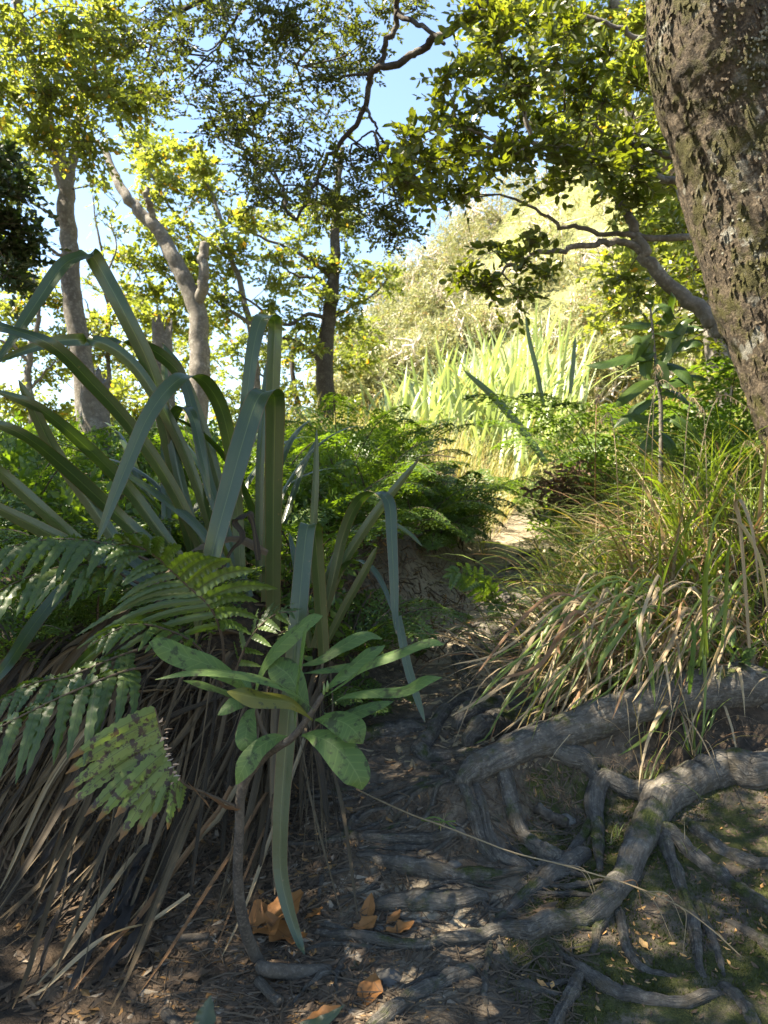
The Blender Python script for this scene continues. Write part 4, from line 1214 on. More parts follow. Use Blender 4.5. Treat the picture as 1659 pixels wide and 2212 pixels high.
# kinked brown leaf at the middle of the clump
for pts, w in [([(560, 1210, 1.95), (550, 1130, 1.95), (535, 1108, 1.94), (505, 1125, 1.93), (520, 1160, 1.92), (490, 1200, 1.9), (455, 1290, 1.88)], 17),
               ([(580, 1190, 2.0), (500, 1160, 1.97), (420, 1185, 1.92), (330, 1260, 1.85), (230, 1330, 1.78), (130, 1450, 1.7), (30, 1590, 1.65)], 24),
               ([(470, 1230, 1.9), (380, 1260, 1.86), (280, 1300, 1.8), (190, 1400, 1.75)], 34)]:
    p = catmull(PX(pts), 5)
    A = Acc()
    A.add(*ribbon(p, w / FOC * 1.9 * flax_prof(len(p), .8, .3), (.5, .6, .4), 4, .35, .25, 5, .15))
    A.build('dead_leaf', L_dead, flax)
# rotten grey leaves lying in a slump
for k in range(12):
    u, v = random.uniform(60, 330), random.uniform(1850, 2120)
    p = lay((u + 60, v - 90), (u - 40 + random.gauss(0, 30), v + random.uniform(20, 120)), 14, (.03, .07), .05)
    A = Acc()
    A.add(*ribbon(p, random.uniform(.012, .03) * flax_prof(14, .6, .3), (.8, .3, random.uniform(-.4, .4)), 6, .3, .35, 6, .2))
    A.build('dead_leaf', L_rot, flax)

# flax in the sun on the hillside
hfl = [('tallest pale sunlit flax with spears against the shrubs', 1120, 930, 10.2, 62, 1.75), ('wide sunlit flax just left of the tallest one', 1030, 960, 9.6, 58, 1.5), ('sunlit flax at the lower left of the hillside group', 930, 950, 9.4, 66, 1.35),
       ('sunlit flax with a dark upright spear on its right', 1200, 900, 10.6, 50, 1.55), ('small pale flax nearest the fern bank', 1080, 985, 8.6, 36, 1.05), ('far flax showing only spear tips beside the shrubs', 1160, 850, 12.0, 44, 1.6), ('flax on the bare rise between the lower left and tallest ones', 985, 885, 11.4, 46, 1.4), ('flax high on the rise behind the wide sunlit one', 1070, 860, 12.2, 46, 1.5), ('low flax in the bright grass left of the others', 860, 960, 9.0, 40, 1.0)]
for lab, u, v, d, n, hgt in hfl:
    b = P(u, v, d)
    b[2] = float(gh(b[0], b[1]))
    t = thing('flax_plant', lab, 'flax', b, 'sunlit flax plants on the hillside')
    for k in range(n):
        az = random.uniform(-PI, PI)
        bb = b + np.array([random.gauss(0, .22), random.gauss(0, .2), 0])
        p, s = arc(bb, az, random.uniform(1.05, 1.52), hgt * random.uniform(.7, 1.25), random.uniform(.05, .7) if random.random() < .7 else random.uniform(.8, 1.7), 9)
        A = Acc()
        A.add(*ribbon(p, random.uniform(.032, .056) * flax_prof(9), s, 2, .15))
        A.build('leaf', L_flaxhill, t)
shade_spears = [([(1180, 1000, 6.5), (1130, 930, 6.5), (1070, 860, 6.5), (1000, 798, 6.5)], 26), ([(1175, 880, 7), (1160, 800, 7), (1145, 740, 7.05), (1135, 680, 7.1)], 15), ([(1232, 850, 6.8), (1238, 790, 6.8), (1243, 725, 6.8)], 15)]
sp = thing('flax_plant', 'flax with three dark shaded spears in front of the sunlit ones', 'flax', gg(1180, 1010))
for pts, w in shade_spears:
    flax_leaf(sp, pts, w, .1, L_flax)

# ------------------------------------------------------------------ ferns
def frond_near(parent, rachis, npin, plen, pwid, mat, side=(0, 0, 0), ang=1.1, droop=.35, only=0, t0=.12, rw=.0035, curl=.0, up=(0, 0, 1), irregular=.12, lname='pinna'):
    """a frond whose pinnae are pieces of their own"""
    p = catmull(PX(rachis), 10)
    T = unit(np.gradient(p, axis=0))
    A = Acc()
    A.add(*tube(p, np.linspace(rw, rw * .3, len(p)), 6))
    fr = A.build('frond', M_twig, parent)
    for k in range(npin):
        t = t0 + (1 - t0) * (k + .3) / npin
        i = min(int(t * (len(p) - 1)), len(p) - 2)
        prof = np.interp(t, [0, .12, .4, .75, 1], [.55, .8, 1, .66, .18])
        S = unit(np.cross(T[i], np.asarray(up, float)))
        for sg in (1, -1):
            if only and sg != only:
                continue
            a = ang - .45 * t + random.gauss(0, .07)
            d = T[i] * math.cos(a) + S * math.sin(a) * sg
            L = plen * prof * random.uniform(1 - irregular, 1 + irregular)
            tt = np.linspace(0, 1, 27)
            q = p[i] + d * (L * tt)[:, None]
            q[:, 2] -= droop * L * tt ** 2
            q += T[i] * (.16 * L * tt ** 2)[:, None]
            ln = max(L, .02)
            w = 1.12 * pwid * (prof ** .5) * np.interp(tt, [0, .06, .3, .7, .92, 1], [.5, 1, .98, .72, .34, .05])
            A = Acc()
            A.add(*ribbon(q, w, T[i] + rng.normal(0, .22, 3), 4, .10, .16, 7, .13))
            A.build(lname, mat, fr)
    return fr

def pinnae(parent, rachis, prs, mat, droop=.10, dd=-.06, rw=.0035, wave=.16):
    p = catmull(PX(rachis), 10)
    A = Acc()
    A.add(*tube(p, np.linspace(rw, rw * .4, len(p)), 6))
    fr = A.build('frond', M_twig, parent)
    pu = CU + FOC * p[:, 0] / p[:, 1]
    pv = CV - FOC * (p[:, 2] - EYE) / p[:, 1]
    for (b, e, w) in prs:
        i = int(np.argmin((pu - b[0]) ** 2 + (pv - b[1]) ** 2))
        q0 = p[i]
        q1 = P(e[0], e[1], q0[1] + dd * random.uniform(.5, 1.4))
        tt = np.linspace(0, 1, 31)
        q = q0 + (q1 - q0) * tt[:, None]
        L = np.linalg.norm(q1 - q0)
        q[:, 2] += droop * L * np.sin(tt * PI)
        ax = p[min(i + 2, len(p) - 1)] - p[max(i - 2, 0)]
        ww = w / FOC * q0[1] * np.interp(tt, [0, .05, .3, .7, .9, 1], [.55, 1, .95, .72, .4, .06])
        A = Acc()
        A.add(*ribbon(q, ww, unit(ax) + rng.normal(0, .15, 3) + np.array([0, .4, 0]), 6, .10, wave, 4 + L * 38, .14))
        A.build('pinna', mat, fr)
    return fr

f1 = thing('fern', 'fern with dark midrib and ragged drooping fronds in front of the flax', 'fern', gg(500, 1500))
pinnae(f1, [(485, 1440, 1.70), (478, 1370, 1.66), (454, 1311, 1.62), (406, 1266, 1.60), (370, 1232, 1.58), (333, 1199, 1.56), (291, 1179, 1.54), (241, 1176, 1.53)], [
    ((250, 1177), (205, 1200), 26), ((270, 1178), (250, 1152), 34), ((292, 1180), (272, 1150), 40), ((318, 1190), (322, 1160), 38), ((334, 1200), (352, 1160), 34), ((300, 1182), (225, 1212), 20), ((320, 1192), (238, 1222), 20),
    ((352, 1216), (392, 1178), 30), ((370, 1232), (440, 1196), 30), ((386, 1248), (470, 1205), 30), ((402, 1264), (500, 1208), 32), ((420, 1282), (552, 1232), 32), ((438, 1296), (600, 1272), 28), ((450, 1308), (560, 1300), 24), ((462, 1330), (560, 1338), 24), ((470, 1350), (545, 1372), 22),
    ((345, 1210), (262, 1262), 16), ((362, 1226), (264, 1266), 16), ((380, 1242), (252, 1304), 17), ((396, 1258), (246, 1318), 16), ((408, 1270), (210, 1348), 17), ((423, 1284), (164, 1374), 17), ((440, 1298), (166, 1402), 17), ((452, 1310), (172, 1434), 17), ((462, 1328), (204, 1450), 16), ((470, 1350), (330, 1420), 16)], L_fern)
frond_near(f1, [(480, 1480, 1.66), (430, 1400, 1.6), (360, 1360, 1.55), (280, 1350, 1.5), (200, 1390, 1.46)], 10, .10, .016, L_fern, ang=1.1, droop=.4, up=(0, -.3, .9))
frond_near(f1, [(500, 1470, 1.7), (540, 1380, 1.68), (590, 1330, 1.66), (640, 1320, 1.64)], 8, .08, .015, L_fern, ang=1.1, droop=.3, up=(0, -.5, .8))
f2 = thing('fern', 'blue green fern with wide lobes at the left edge', 'fern', gg(30, 1420))
frond_near(f2, [(330, 1215, 1.75), (250, 1180, 1.7), (160, 1165, 1.66), (70, 1170, 1.62), (-40, 1200, 1.58)], 11, .11, .026, L_fern, ang=1.2, droop=.75, up=(0, -.2, 1))
frond_near(f2, [(300, 1260, 1.7), (220, 1225, 1.66), (130, 1225, 1.62), (30, 1260, 1.58), (-60, 1310, 1.55)], 11, .10, .024, L_fern, ang=1.2, droop=.8, up=(0, -.2, 1))
f3 = thing('fern', 'low fern frond with hanging serrated lobes above the dead leaves', 'fern', gg(300, 1560))
frond_near(f3, [(330, 1440, 1.55), (270, 1450, 1.5), (190, 1480, 1.46), (100, 1520, 1.42), (0, 1570, 1.38), (-60, 1600, 1.36)], 12, .10, .024, L_fern, ang=1.25, droop=.85, up=(0, -.45, .9))
frond_near(f3, [(310, 1400, 1.6), (250, 1420, 1.56), (150, 1460, 1.52), (60, 1480, 1.48), (-40, 1540, 1.46)], 11, .075, .020, L_fern, ang=1.2, droop=.6, up=(0, -.45, .9))
f4 = thing('fern', 'damaged pale green fern fan blotched with brown over the dead flax', 'fern', gg(480, 1760))
pinnae(f4, [(515, 1745, 1.56), (440, 1712, 1.53), (400, 1695, 1.50), (370, 1655, 1.48), (352, 1600, 1.47), (340, 1550, 1.465), (335, 1530, 1.46)], [
    ((336, 1536), (150, 1640), 32), ((338, 1556), (142, 1672), 34), ((342, 1576), (138, 1712), 34), ((346, 1594), (136, 1750), 34), ((350, 1610), (182, 1764), 34), ((355, 1624), (208, 1776), 34), ((360, 1640), (248, 1766), 34), ((364, 1652), (256, 1818), 34), ((370, 1664), (296, 1802), 34), ((376, 1672), (330, 1770), 28), ((384, 1682), (362, 1792), 30), ((394, 1692), (386, 1754), 26), ((345, 1585), (175, 1690), 28), ((357, 1632), (225, 1745), 28)], L_fernold, .04, -.09, wave=.06)
A = Acc()
for k in range(17):
    q = P(345 + k * 1.8 + random.gauss(0, 6), 1560 + k * 8.4, 1.46)
    dv = unit(np.array([random.uniform(.3, 1), random.uniform(-.6, .2), random.uniform(.0, .8)]))
    A.add(*ribbon(np.array([q, q + dv * .006, q + dv * .014 + rng.normal(0, .003, 3)]), [.003, .005, .001], rng.normal(0, 1, 3), 2, .3))
A.build('torn_edge', plain_mat('torn_edge', (.24, .17, .12), (.38, .29, .22), 80), f4, kind='stuff')
for k, pts in enumerate([[(440, 1712, 1.53), (470, 1735, 1.5), (500, 1748, 1.48), (520, 1748, 1.47)], [(405, 1690, 1.5), (440, 1730, 1.46), (465, 1760, 1.44)]]):
    p = catmull(PX(pts), 5)
    A = Acc()
    A.add(*ribbon(p, .02 * leaf_prof(len(p), .4, .4, .1), (.3, .5, -.8), 4, .1, .1, 3, .08))
    A.build('withered_pinna', L_ferndry, f4)

def frond_far(acc, base, az, el, L, droop, wid, npin=17, sub=8, mi=0, lw=.5):
    p, s = arc(base, az, el, L, droop, 16)
    T = unit(np.gradient(p, axis=0))
    acc.add(*tube(p, np.linspace(.005, .0015, 16), 4), mi=1)
    O, D, N, LL = [], [], [], []
    for k in range(npin):
        t = .14 + .86 * (k + .5) / npin
        i = min(int(t * 15), 14)
        f = t * 15 - i
        q = p[i] * (1 - f) + p[min(i + 1, 15)] * f
        pr = np.interp(t, [0, .14, .35, .7, 1], [.4, .75, 1, .65, .10])
        for sg in (1, -1):
            d = T[i] * .42 + s * sg
            d = d + np.array([0, 0, -.18])
            O.append(q)
            D.append(d)
            N.append(np.cross(T[i], s) * -1)
            LL.append(wid * pr * random.uniform(.9, 1.08))
    LL = np.array(LL)
    for k, part in enumerate(sprays(np.array(O), np.array(D), np.array(N), LL, sub * 2, wid * .155, wid * .155 * lw, .10, False, 0, .30)):
        acc.add(*part, mi=mi)

def fern(label, base, n, L, el, droop, wid, azs=None, group=None, mat=None, npin=17, sub=8):
    t = thing('fern', label, 'fern', base, group)
    for k in range(n):
        az = (azs[k % len(azs)] if azs else k * 2 * PI / n) + random.gauss(0, .25)
        A = Acc()
        frond_far(A, np.asarray(base) + rng.normal(0, .02, 3), az, el + random.gauss(0, .12), L * random.uniform(.8, 1.1), droop * random.uniform(.8, 1.2), wid * random.uniform(.85, 1.1), npin, sub)
        A.build('frond', [mat or L_fernmid, M_twig], t, smooth=False)
    return t

def gp(u, d):
    x = (u - CU) / FOC * d
    return np.array([x, d, float(gh(x, d))])

mid_ferns = [
    ('dark fern right behind the upright young flax leaf', 650, 3.0, 8, .75, 1.1, 1.6, .16), ('arching fern in the centre above the dark bank', 800, 4.2, 9, .85, 1.05, 1.6, .18),
    ('grey green fern lit along its back at the bank top', 760, 3.0, 8, .7, 1.0, 1.7, .17), ('fern hanging over the dark bank beside the path', 890, 4.5, 9, .8, 1.0, 1.8, .17),
    ('bushy fern closest to the path bend', 950, 5.0, 10, .8, 1.05, 1.7, .18), ('tall fern behind the bend against the sunlit flax', 990, 5.2, 9, 1.0, 1.2, 1.4, .2),
    ('sunlit fern behind the grey green one', 860, 5.0, 9, 1.0, 1.25, 1.4, .2), ('fern with upright fronds before the bright grass', 740, 4.6, 9, 1.0, 1.25, 1.3, .2),
    ('fern behind the two folded flax leaves', 560, 3.6, 8, .8, 1.15, 1.4, .18), ('fern in the gap under the arching flax leaf', 450, 3.8, 7, .8, 1.15, 1.4, .18), ('shaded fern low beneath the flax tussock', 180, 2.6, 7, .6, 1.0, 1.7, .15), ('fern in deep shade at the flax foot', 330, 2.9, 7, .65, 1.0, 1.7, .15),
    ('fern at the edge of the hollow on the left', 40, 3.2, 7, .8, 1.1, 1.5, .17), ('small fern drooping under the broken flax leaf', 770, 2.75, 6, .3, .9, 1.8, .11),
    ('fern on the crest of the bank nearest the pale grass', 970, 5.4, 8, .6, 1.0, 1.5, .16), ('fern filling the gap between the centre fern and the bend', 870, 4.9, 8, .75, 1.0, 1.6, .17), ('fern drooping over the bank edge above the little bright fern', 930, 4.6, 8, .6, .9, 1.9, .16),
    ('fern behind the hanging split flax leaf', 810, 3.9, 8, .6, .95, 1.8, .15), ('back fern catching the sun left of the bend', 800, 5.6, 9, .8, 1.1, 1.4, .18), ('fern in front of the dark trunk with side limbs', 690, 5.4, 8, .8, 1.1, 1.4, .18), ('fern half way along the bank crest', 720, 3.7, 8, .75, 1.0, 1.6, .17)]
for lab, u, d, n, L, el, dr, w in mid_ferns:
    fern(lab, gp(u, d), n + 1, L * .85, el - .05, dr, w * .95, None, 'ferns along the left bank')
for lab, u, d, n, L, w in [('dense fern at the left edge under the wide lobed fronds', 20, 2.0, 8, .34, .11), ('fern tangled in the dead flax below the dark midrib fern', 230, 2.15, 7, .30, .10), ('fern crowding the foot of the arching flax leaves', 120, 2.15, 9, .55, .14), ('fern pressed between the flax clump and the folded leaves', 400, 2.3, 8, .42, .12)]:
    fern(lab, gp(u, d), n, L, 1.1, 1.3, w, None, 'ferns along the left bank', None, 15, 6)
lf = thing('fern', 'little bright fern growing alone from the dark bank by the steps', 'fern', gg(1050, 1310))
frond_near(lf, [(1062, 1312, 3.45), (1050, 1275, 3.4), (1020, 1245, 3.35), (985, 1236, 3.3), (968, 1250, 3.28)], 11, .095, .030, L_fernmid, ang=1.2, droop=.35, up=(0, -1, .3), rw=.002)
frond_near(lf, [(1062, 1314, 3.45), (1064, 1285, 3.38), (1050, 1258, 3.3), (1040, 1262, 3.25)], 9, .075, .026, L_fernmid, ang=1.2, droop=.4, up=(.3, -1, .3), rw=.002)
frond_near(lf, [(1064, 1318, 3.45), (1075, 1300, 3.4), (1070, 1320, 3.34), (1062, 1340, 3.3)], 8, .06, .024, L_fernmid, ang=1.2, droop=.4, up=(.2, -1, .3), rw=.002)
for lab, u, v, d, n, L, w in [('large fern with long drooping fronds on the right bank top', 1330, 900, 5.2, 13, 1.5, .32), ('fern leaning over the dry slip on the right bank', 1235, 1010, 5.6, 11, 1.1, .26), ('blue grey fern under the big mossy trunk', 1560, 960, 4.3, 12, 1.25, .26), ('fern at the foot of the mossy trunk', 1640, 1000, 3.8, 7, .7, .18), ('fern behind the glossy sapling on the right', 1440, 900, 5.6, 9, 1.0, .24)]:
    b = P(u, v, d)
    b[2] = max(float(gh(b[0], b[1])), b[2] - .35)
    b[2] = float(gh(b[0], b[1]))
    fern(lab, b, n, L, 1.05, 1.5, w, None, 'ferns along the right bank')

# ------------------------------------------------------------------ saplings with big leaves
def stem_leaf(parent, pts, wpx, normal, mat, peak=.62, base=.10, fold=.10, wave=.05, sharp=.8):
    p = catmull(PX(pts), 6)
    d = np.mean([q[2] for q in pts])
    n = np.asarray(normal, float)
    T = unit(np.gradient(p, axis=0))
    S = np.cross(T, n)
    A = Acc()
    A.add(*ribbon(p, .88 * wpx / FOC * d * leaf_prof(len(p), peak, base, .04, sharp), S, 6, fold, wave * 1.5, 2.2))
    return A.build('leaf', mat, parent)

sb = gg(675, 2100)
sap = thing('young_shrub', 'young shrub with long spoon shaped leaves leaning over the path edge', 'shrub', sb)
A = Acc()
pts = [(760, 2100), (700, 2106)]
q0 = gg(690, 2104, .0)
st = np.vstack([q0 + [.02, .02, -.01], gg(620, 2100, .015), gg(572, 2092, .03), P(560, 2080, 1.60), P(530, 2009, 1.57), P(514, 1909, 1.54), P(517, 1800, 1.52), P(524, 1700, 1.5), P(570, 1636, 1.48), P(630, 1594, 1.46), P(670, 1544, 1.45), P(697, 1500, 1.44)])
cs = catmull(st, 7)
rr_ = np.interp(np.linspace(0, 1, len(cs)), [0, .35, .75, 1], [.017, .0125, .0085, .0045])
A.add(*tube(cs, rr_, 10, True, .15, 60))
A.build('stem', bark_mat('sapling_stem', (.05, .042, .034), (.085, .072, .056), (.13, .11, .085), 30, .1, 0, .003), sap)
A = Acc()
A.add(*tube(catmull(np.vstack([P(590, 1622, 1.475), P(560, 1560, 1.5), P(548, 1510, 1.52)]), 6), np.linspace(.006, .004, 13), 8))
A.build('stem', M_twig, sap)
CAMN = (0, -1, .25)
UPN = (0, -.45, .9)
for pts, w, nrm, mt in [
    ([(700, 1505, 1.44), (750, 1470, 1.40), (800, 1432, 1.36), (870, 1405, 1.33), (925, 1388, 1.31), (960, 1392, 1.30)], 42, (0, -.5, .85), L_sap),
    ([(690, 1540, 1.44), (740, 1505, 1.38), (800, 1494, 1.33), (870, 1492, 1.30), (920, 1468, 1.28), (955, 1463, 1.27)], 44, (.1, -.5, .85), L_sap),
    ([(695, 1500, 1.45), (725, 1470, 1.45), (760, 1440, 1.45), (800, 1410, 1.46), (832, 1394, 1.47)], 46, (-.2, -.5, .8), L_sap),
    ([(545, 1515, 1.5), (510, 1470, 1.47), (460, 1440, 1.44), (400, 1418, 1.41), (350, 1395, 1.39), (322, 1388, 1.38)], 62, (.1, -.75, .6), L_sap),
    ([(680, 1535, 1.44), (640, 1500, 1.41), (580, 1472, 1.38), (500, 1455, 1.36), (420, 1450, 1.34), (335, 1468, 1.33)], 34, (0, -.4, .9), L_sap),
    ([(676, 1556, 1.44), (630, 1520, 1.40), (570, 1510, 1.37), (530, 1502, 1.35), (490, 1494, 1.34)], 50, (.1, -.7, .6), L_sapold),
    ([(548, 1510, 1.52), (560, 1460, 1.5), (590, 1410, 1.48), (630, 1370, 1.46), (670, 1340, 1.45), (697, 1330, 1.45)], 52, (-.5, -.6, .5), L_sap),
    ([(640, 1590, 1.46), (636, 1540, 1.45), (640, 1480, 1.44), (650, 1420, 1.43), (656, 1370, 1.42), (668, 1344, 1.42)], 26, (-.9, -.4, .1), L_sap),
    ([(670, 1550, 1.45), (648, 1500, 1.46), (625, 1460, 1.47), (600, 1440, 1.48), (582, 1424, 1.49)], 72, (.2, -.9, .3), L_sap),
    ([(680, 1555, 1.44), (710, 1552, 1.41), (745, 1562, 1.39), (770, 1584, 1.38), (784, 1606, 1.38)], 72, (.1, -.8, .6), L_sap),
    ([(652, 1588, 1.45), (680, 1590, 1.42), (715, 1606, 1.39), (750, 1640, 1.37), (775, 1680, 1.36), (782, 1706, 1.36)], 84, (.15, -.85, .45), L_sap),
    ([(622, 1590, 1.47), (590, 1596, 1.45), (550, 1622, 1.43), (525, 1660, 1.42), (510, 1695, 1.42)], 54, (-.2, -.8, .5), L_sap),
    ([(552, 1528, 1.5), (540, 1545, 1.48), (532, 1580, 1.46), (532, 1606, 1.45), (542, 1628, 1.45)], 52, (.1, -.9, .2), L_sap),
    ([(550, 1520, 1.5), (525, 1515, 1.48), (500, 1522, 1.46), (470, 1545, 1.45)], 40, (0, -.7, .7), L_sap),
    ([(640, 1440, 1.52), (690, 1425, 1.52), (740, 1395, 1.53), (790, 1370, 1.54), (826, 1380, 1.55)], 42, (0, -.5, .8), L_sap),
    ([(652, 1455, 1.5), (710, 1446, 1.5), (760, 1440, 1.5), (800, 1430, 1.5)], 30, (0, -.5, .8), L_sap),
    ([(548, 1512, 1.52), (500, 1500, 1.5), (450, 1480, 1.48), (395, 1470, 1.47)], 34, (0, -.3, .9), L_sap),
    ([(700, 1540, 1.46), (740, 1548, 1.47), (790, 1530, 1.48), (850, 1515, 1.5)], 40, (0, -.5, .8), L_sap),
    ([(548, 1512, 1.52), (530, 1475, 1.55), (520, 1450, 1.56)], 26, (0, -.8, .5), L_sap),
]:
    stem_leaf(sap, pts, w, nrm, mt)
A = Acc()
for a in ((699, 1500), (706, 1494)):
    A.add(*tube(PX([(a[0], a[1], 1.44), (a[0] + 2, a[1] - 12, 1.44), (a[0] + 1, a[1] - 24, 1.44)]), [.003, .0035, .0008], 6))
A.build('bud', leaf_mat('bud', (.14, .2, .06), (.17, .23, .07), (1, 1, 1), .2), sap)

b2 = P(1425, 1010, 3.5)
b2[2] = float(gh(b2[0], b2[1]))
sap2 = thing('broad_leaved_sapling', 'upright sapling with large dark oblong leaves left of the mossy trunk', 'sapling', b2)
A = Acc()
A.add(*tube(catmull(np.vstack([b2, P(1428, 900, 3.45), P(1420, 820, 3.42), P(1412, 740, 3.4), P(1405, 665, 3.4)]), 7), np.linspace(.012, .005, 29), 8))
A.build('stem', M_grey, sap2)
for pts, w in [([(1405, 670), (1402, 650), (1404, 635)], 26), ([(1405, 690), (1385, 672), (1340, 706)], 0), ([(1412, 700), (1380, 702), (1340, 706)], 26), ([(1410, 740), (1380, 730), (1352, 745)], 24), ([(1418, 780), (1370, 772), (1310, 785), (1265, 790)], 28),
               ([(1418, 760), (1395, 770), (1365, 775), (1345, 800)], 26), ([(1412, 700), (1440, 690), (1455, 650), (1450, 630)], 26), ([(1414, 720), (1450, 720), (1490, 710), (1520, 712)], 26), ([(1418, 770), (1460, 750), (1500, 740), (1520, 745)], 28),
               ([(1418, 790), (1450, 790), (1480, 810), (1500, 840)], 28), ([(1420, 800), (1440, 770), (1475, 700), (1500, 690)], 26), ([(1420, 820), (1390, 830), (1350, 860), (1330, 880)], 26), ([(1412, 730), (1400, 760), (1395, 800), (1405, 820)], 30), ([(1418, 775), (1430, 800), (1440, 840)], 28),
               ([(1408, 680), (1425, 660), (1440, 665), (1460, 690)], 24), ([(1424, 850), (1460, 850), (1500, 880)], 28), ([(1424, 860), (1380, 880), (1350, 910)], 26), ([(1410, 720), (1385, 745), (1370, 780)], 26), ([(1426, 890), (1395, 905), (1360, 900), (1325, 925)], 28), ([(1427, 910), (1460, 905), (1490, 925), (1515, 955)], 28), ([(1427, 940), (1400, 960), (1380, 990)], 26), ([(1427, 930), (1450, 960), (1455, 1000)], 26), ([(1420, 830), (1450, 830), (1490, 815), (1530, 820)], 28)]:
    if w:
        stem_leaf(sap2, [(a, b, 3.4 - .02 * k + random.uniform(-.03, .03)) for k, (a, b) in enumerate(pts)], w * 1.15, (random.gauss(0, .3), -.7, .5), L_sap2, .5)

def small_sapling(name, label, u, v, d, h, n, ln, wd, mat):
    b = P(u, v, d)
    b[2] = float(gh(b[0], b[1]))
    t = thing(name, label, 'plant', b)
    top = b + np.array([random.gauss(0, .05), random.gauss(0, .03), h])
    p = catmull(np.array([b, (b + top) / 2 + rng.normal(0, .02, 3), top]), 5)
    A = Acc()
    A.add(*tube(p, np.linspace(.005, .002, len(p)), 6))
    A.build('stem', M_twig, t)
    for k in range(n):
        q = p[int((.35 + .65 * k / n) * (len(p) - 1))]
        pp, s = arc(q, k * 2.4, random.uniform(.2, 1.0), ln * random.uniform(.7, 1.1), random.uniform(.4, 1.2), 8)
        A = Acc()
        A.add(*ribbon(pp, wd * leaf_prof(8, .5, .15, .05), s, 4, .12, .05, 2))
        A.build('leaf', mat, t)
small_sapling('seedling', 'small leafy seedling half hidden in grass above the path bend', 1212, 1130, 4.0, .28, 9, .14, .05, L_sap2)
small_sapling('seedling', 'tiny round leaved seedling on the dark bank below the fern', 893, 1310, 3.2, .12, 7, .07, .04, L_sap2)
small_sapling('seedling', 'glossy seedling in front of the mossy trunk base', 1590, 1010, 3.1, .35, 9, .14, .045, L_sap2)
small_sapling('seedling', 'lime green shrub seedling sticking out of the tussock front', 1590, 1330, 2.45, .18, 9, .15, .035, L_sap)
small_sapling('seedling', 'narrow leaved seedling low in the straw of the bank', 1440, 1290, 2.6, .18, 8, .14, .03, L_sap)

# ------------------------------------------------------------------ grass on the right bank
def blade(base, az, el, L, dr, w, n=11, tw=0.0, fold=.18):
    p, s = arc(base, az, el, L, dr, n, tw)
    zz = gh(p[:, 0], p[:, 1]) + .01
    p[:, 2] = np.maximum(p[:, 2], zz)
    return ribbon(p, w * np.interp(np.linspace(0, 1, n), [0, .2, .6, .9, 1], [.75, 1, .85, .35, .05]), s, 2, fold)

tuss = [('big grass tussock spilling straw blades over the curved root', 1330, 1400, 110, 1.0), ('green tussock at the right edge with broad bright blades', 1590, 1330, 100, 1.0), ('tussock overhanging the path on its right side', 1310, 1320, 80, .68), ('tussock on the bank above the long root ridge', 1460, 1400, 110, 1.0),
        ('upper tussock halfway up the grassy bank', 1380, 1230, 60, 1.0), ('upper tussock behind the broad bright blades', 1540, 1220, 60, 1.0), ('small tussock next to the path bend', 1260, 1230, 26, .55), ('sparse tussock at the top of the right bank', 1300, 1140, 20, .9), ('tall grass under the mossy trunk', 1620, 1130, 22, 1.0), ('grass between the ferns and the upper tussocks', 1450, 1120, 22, .9)]
for lab, u, v, nind, sc in tuss:
    b = gg(u, v + 60)
    t = thing('grass_tussock', lab, 'grass', b, 'grass tussocks on the right bank')
    big_t = v > 1260
    for mass in (False, True):
        A, B = Acc(), Acc()
        for k in range(nind if not mass else (200 if big_t else 170)):
            bb = b + np.array([random.gauss(0, .17), random.gauss(.06, .17), 0])
            bb[2] = float(gh(bb[0], bb[1])) - .01
            straw = random.random() < (.52 if big_t else .22)
            if straw:
                az = random.gauss(-2.2, .5)
                el, dr = random.uniform(.25, 1.0), random.uniform(.8, 2.1)
                L = random.uniform(.35, .85) * sc
                if random.random() < .2:
                    az, el, dr = random.uniform(-PI, PI), random.uniform(1.0, 1.4), random.uniform(.6, 1.4)
            else:
                az = random.gauss(-1.7, 1.2)
                el, dr = random.uniform(.8, 1.5), random.uniform(.7, 2.4)
                L = random.uniform(.35, .85) * sc
            w = random.uniform(.0035, .007) if mass else random.uniform(.009, .017)
            R = blade(bb, az, el, L, dr, w, 11, random.gauss(0, .35))
            if mass:
                (B if straw else A).add(*R)
            else:
                A1 = Acc()
                A1.add(*R)
                A1.build('dry_blade' if straw else 'blade', L_straw if straw else L_grass, t)
        if mass:
            A.build('fine_blades', L_grass, t, kind='stuff')
            B.build('dry_fine_blades', L_straw, t, kind='stuff')
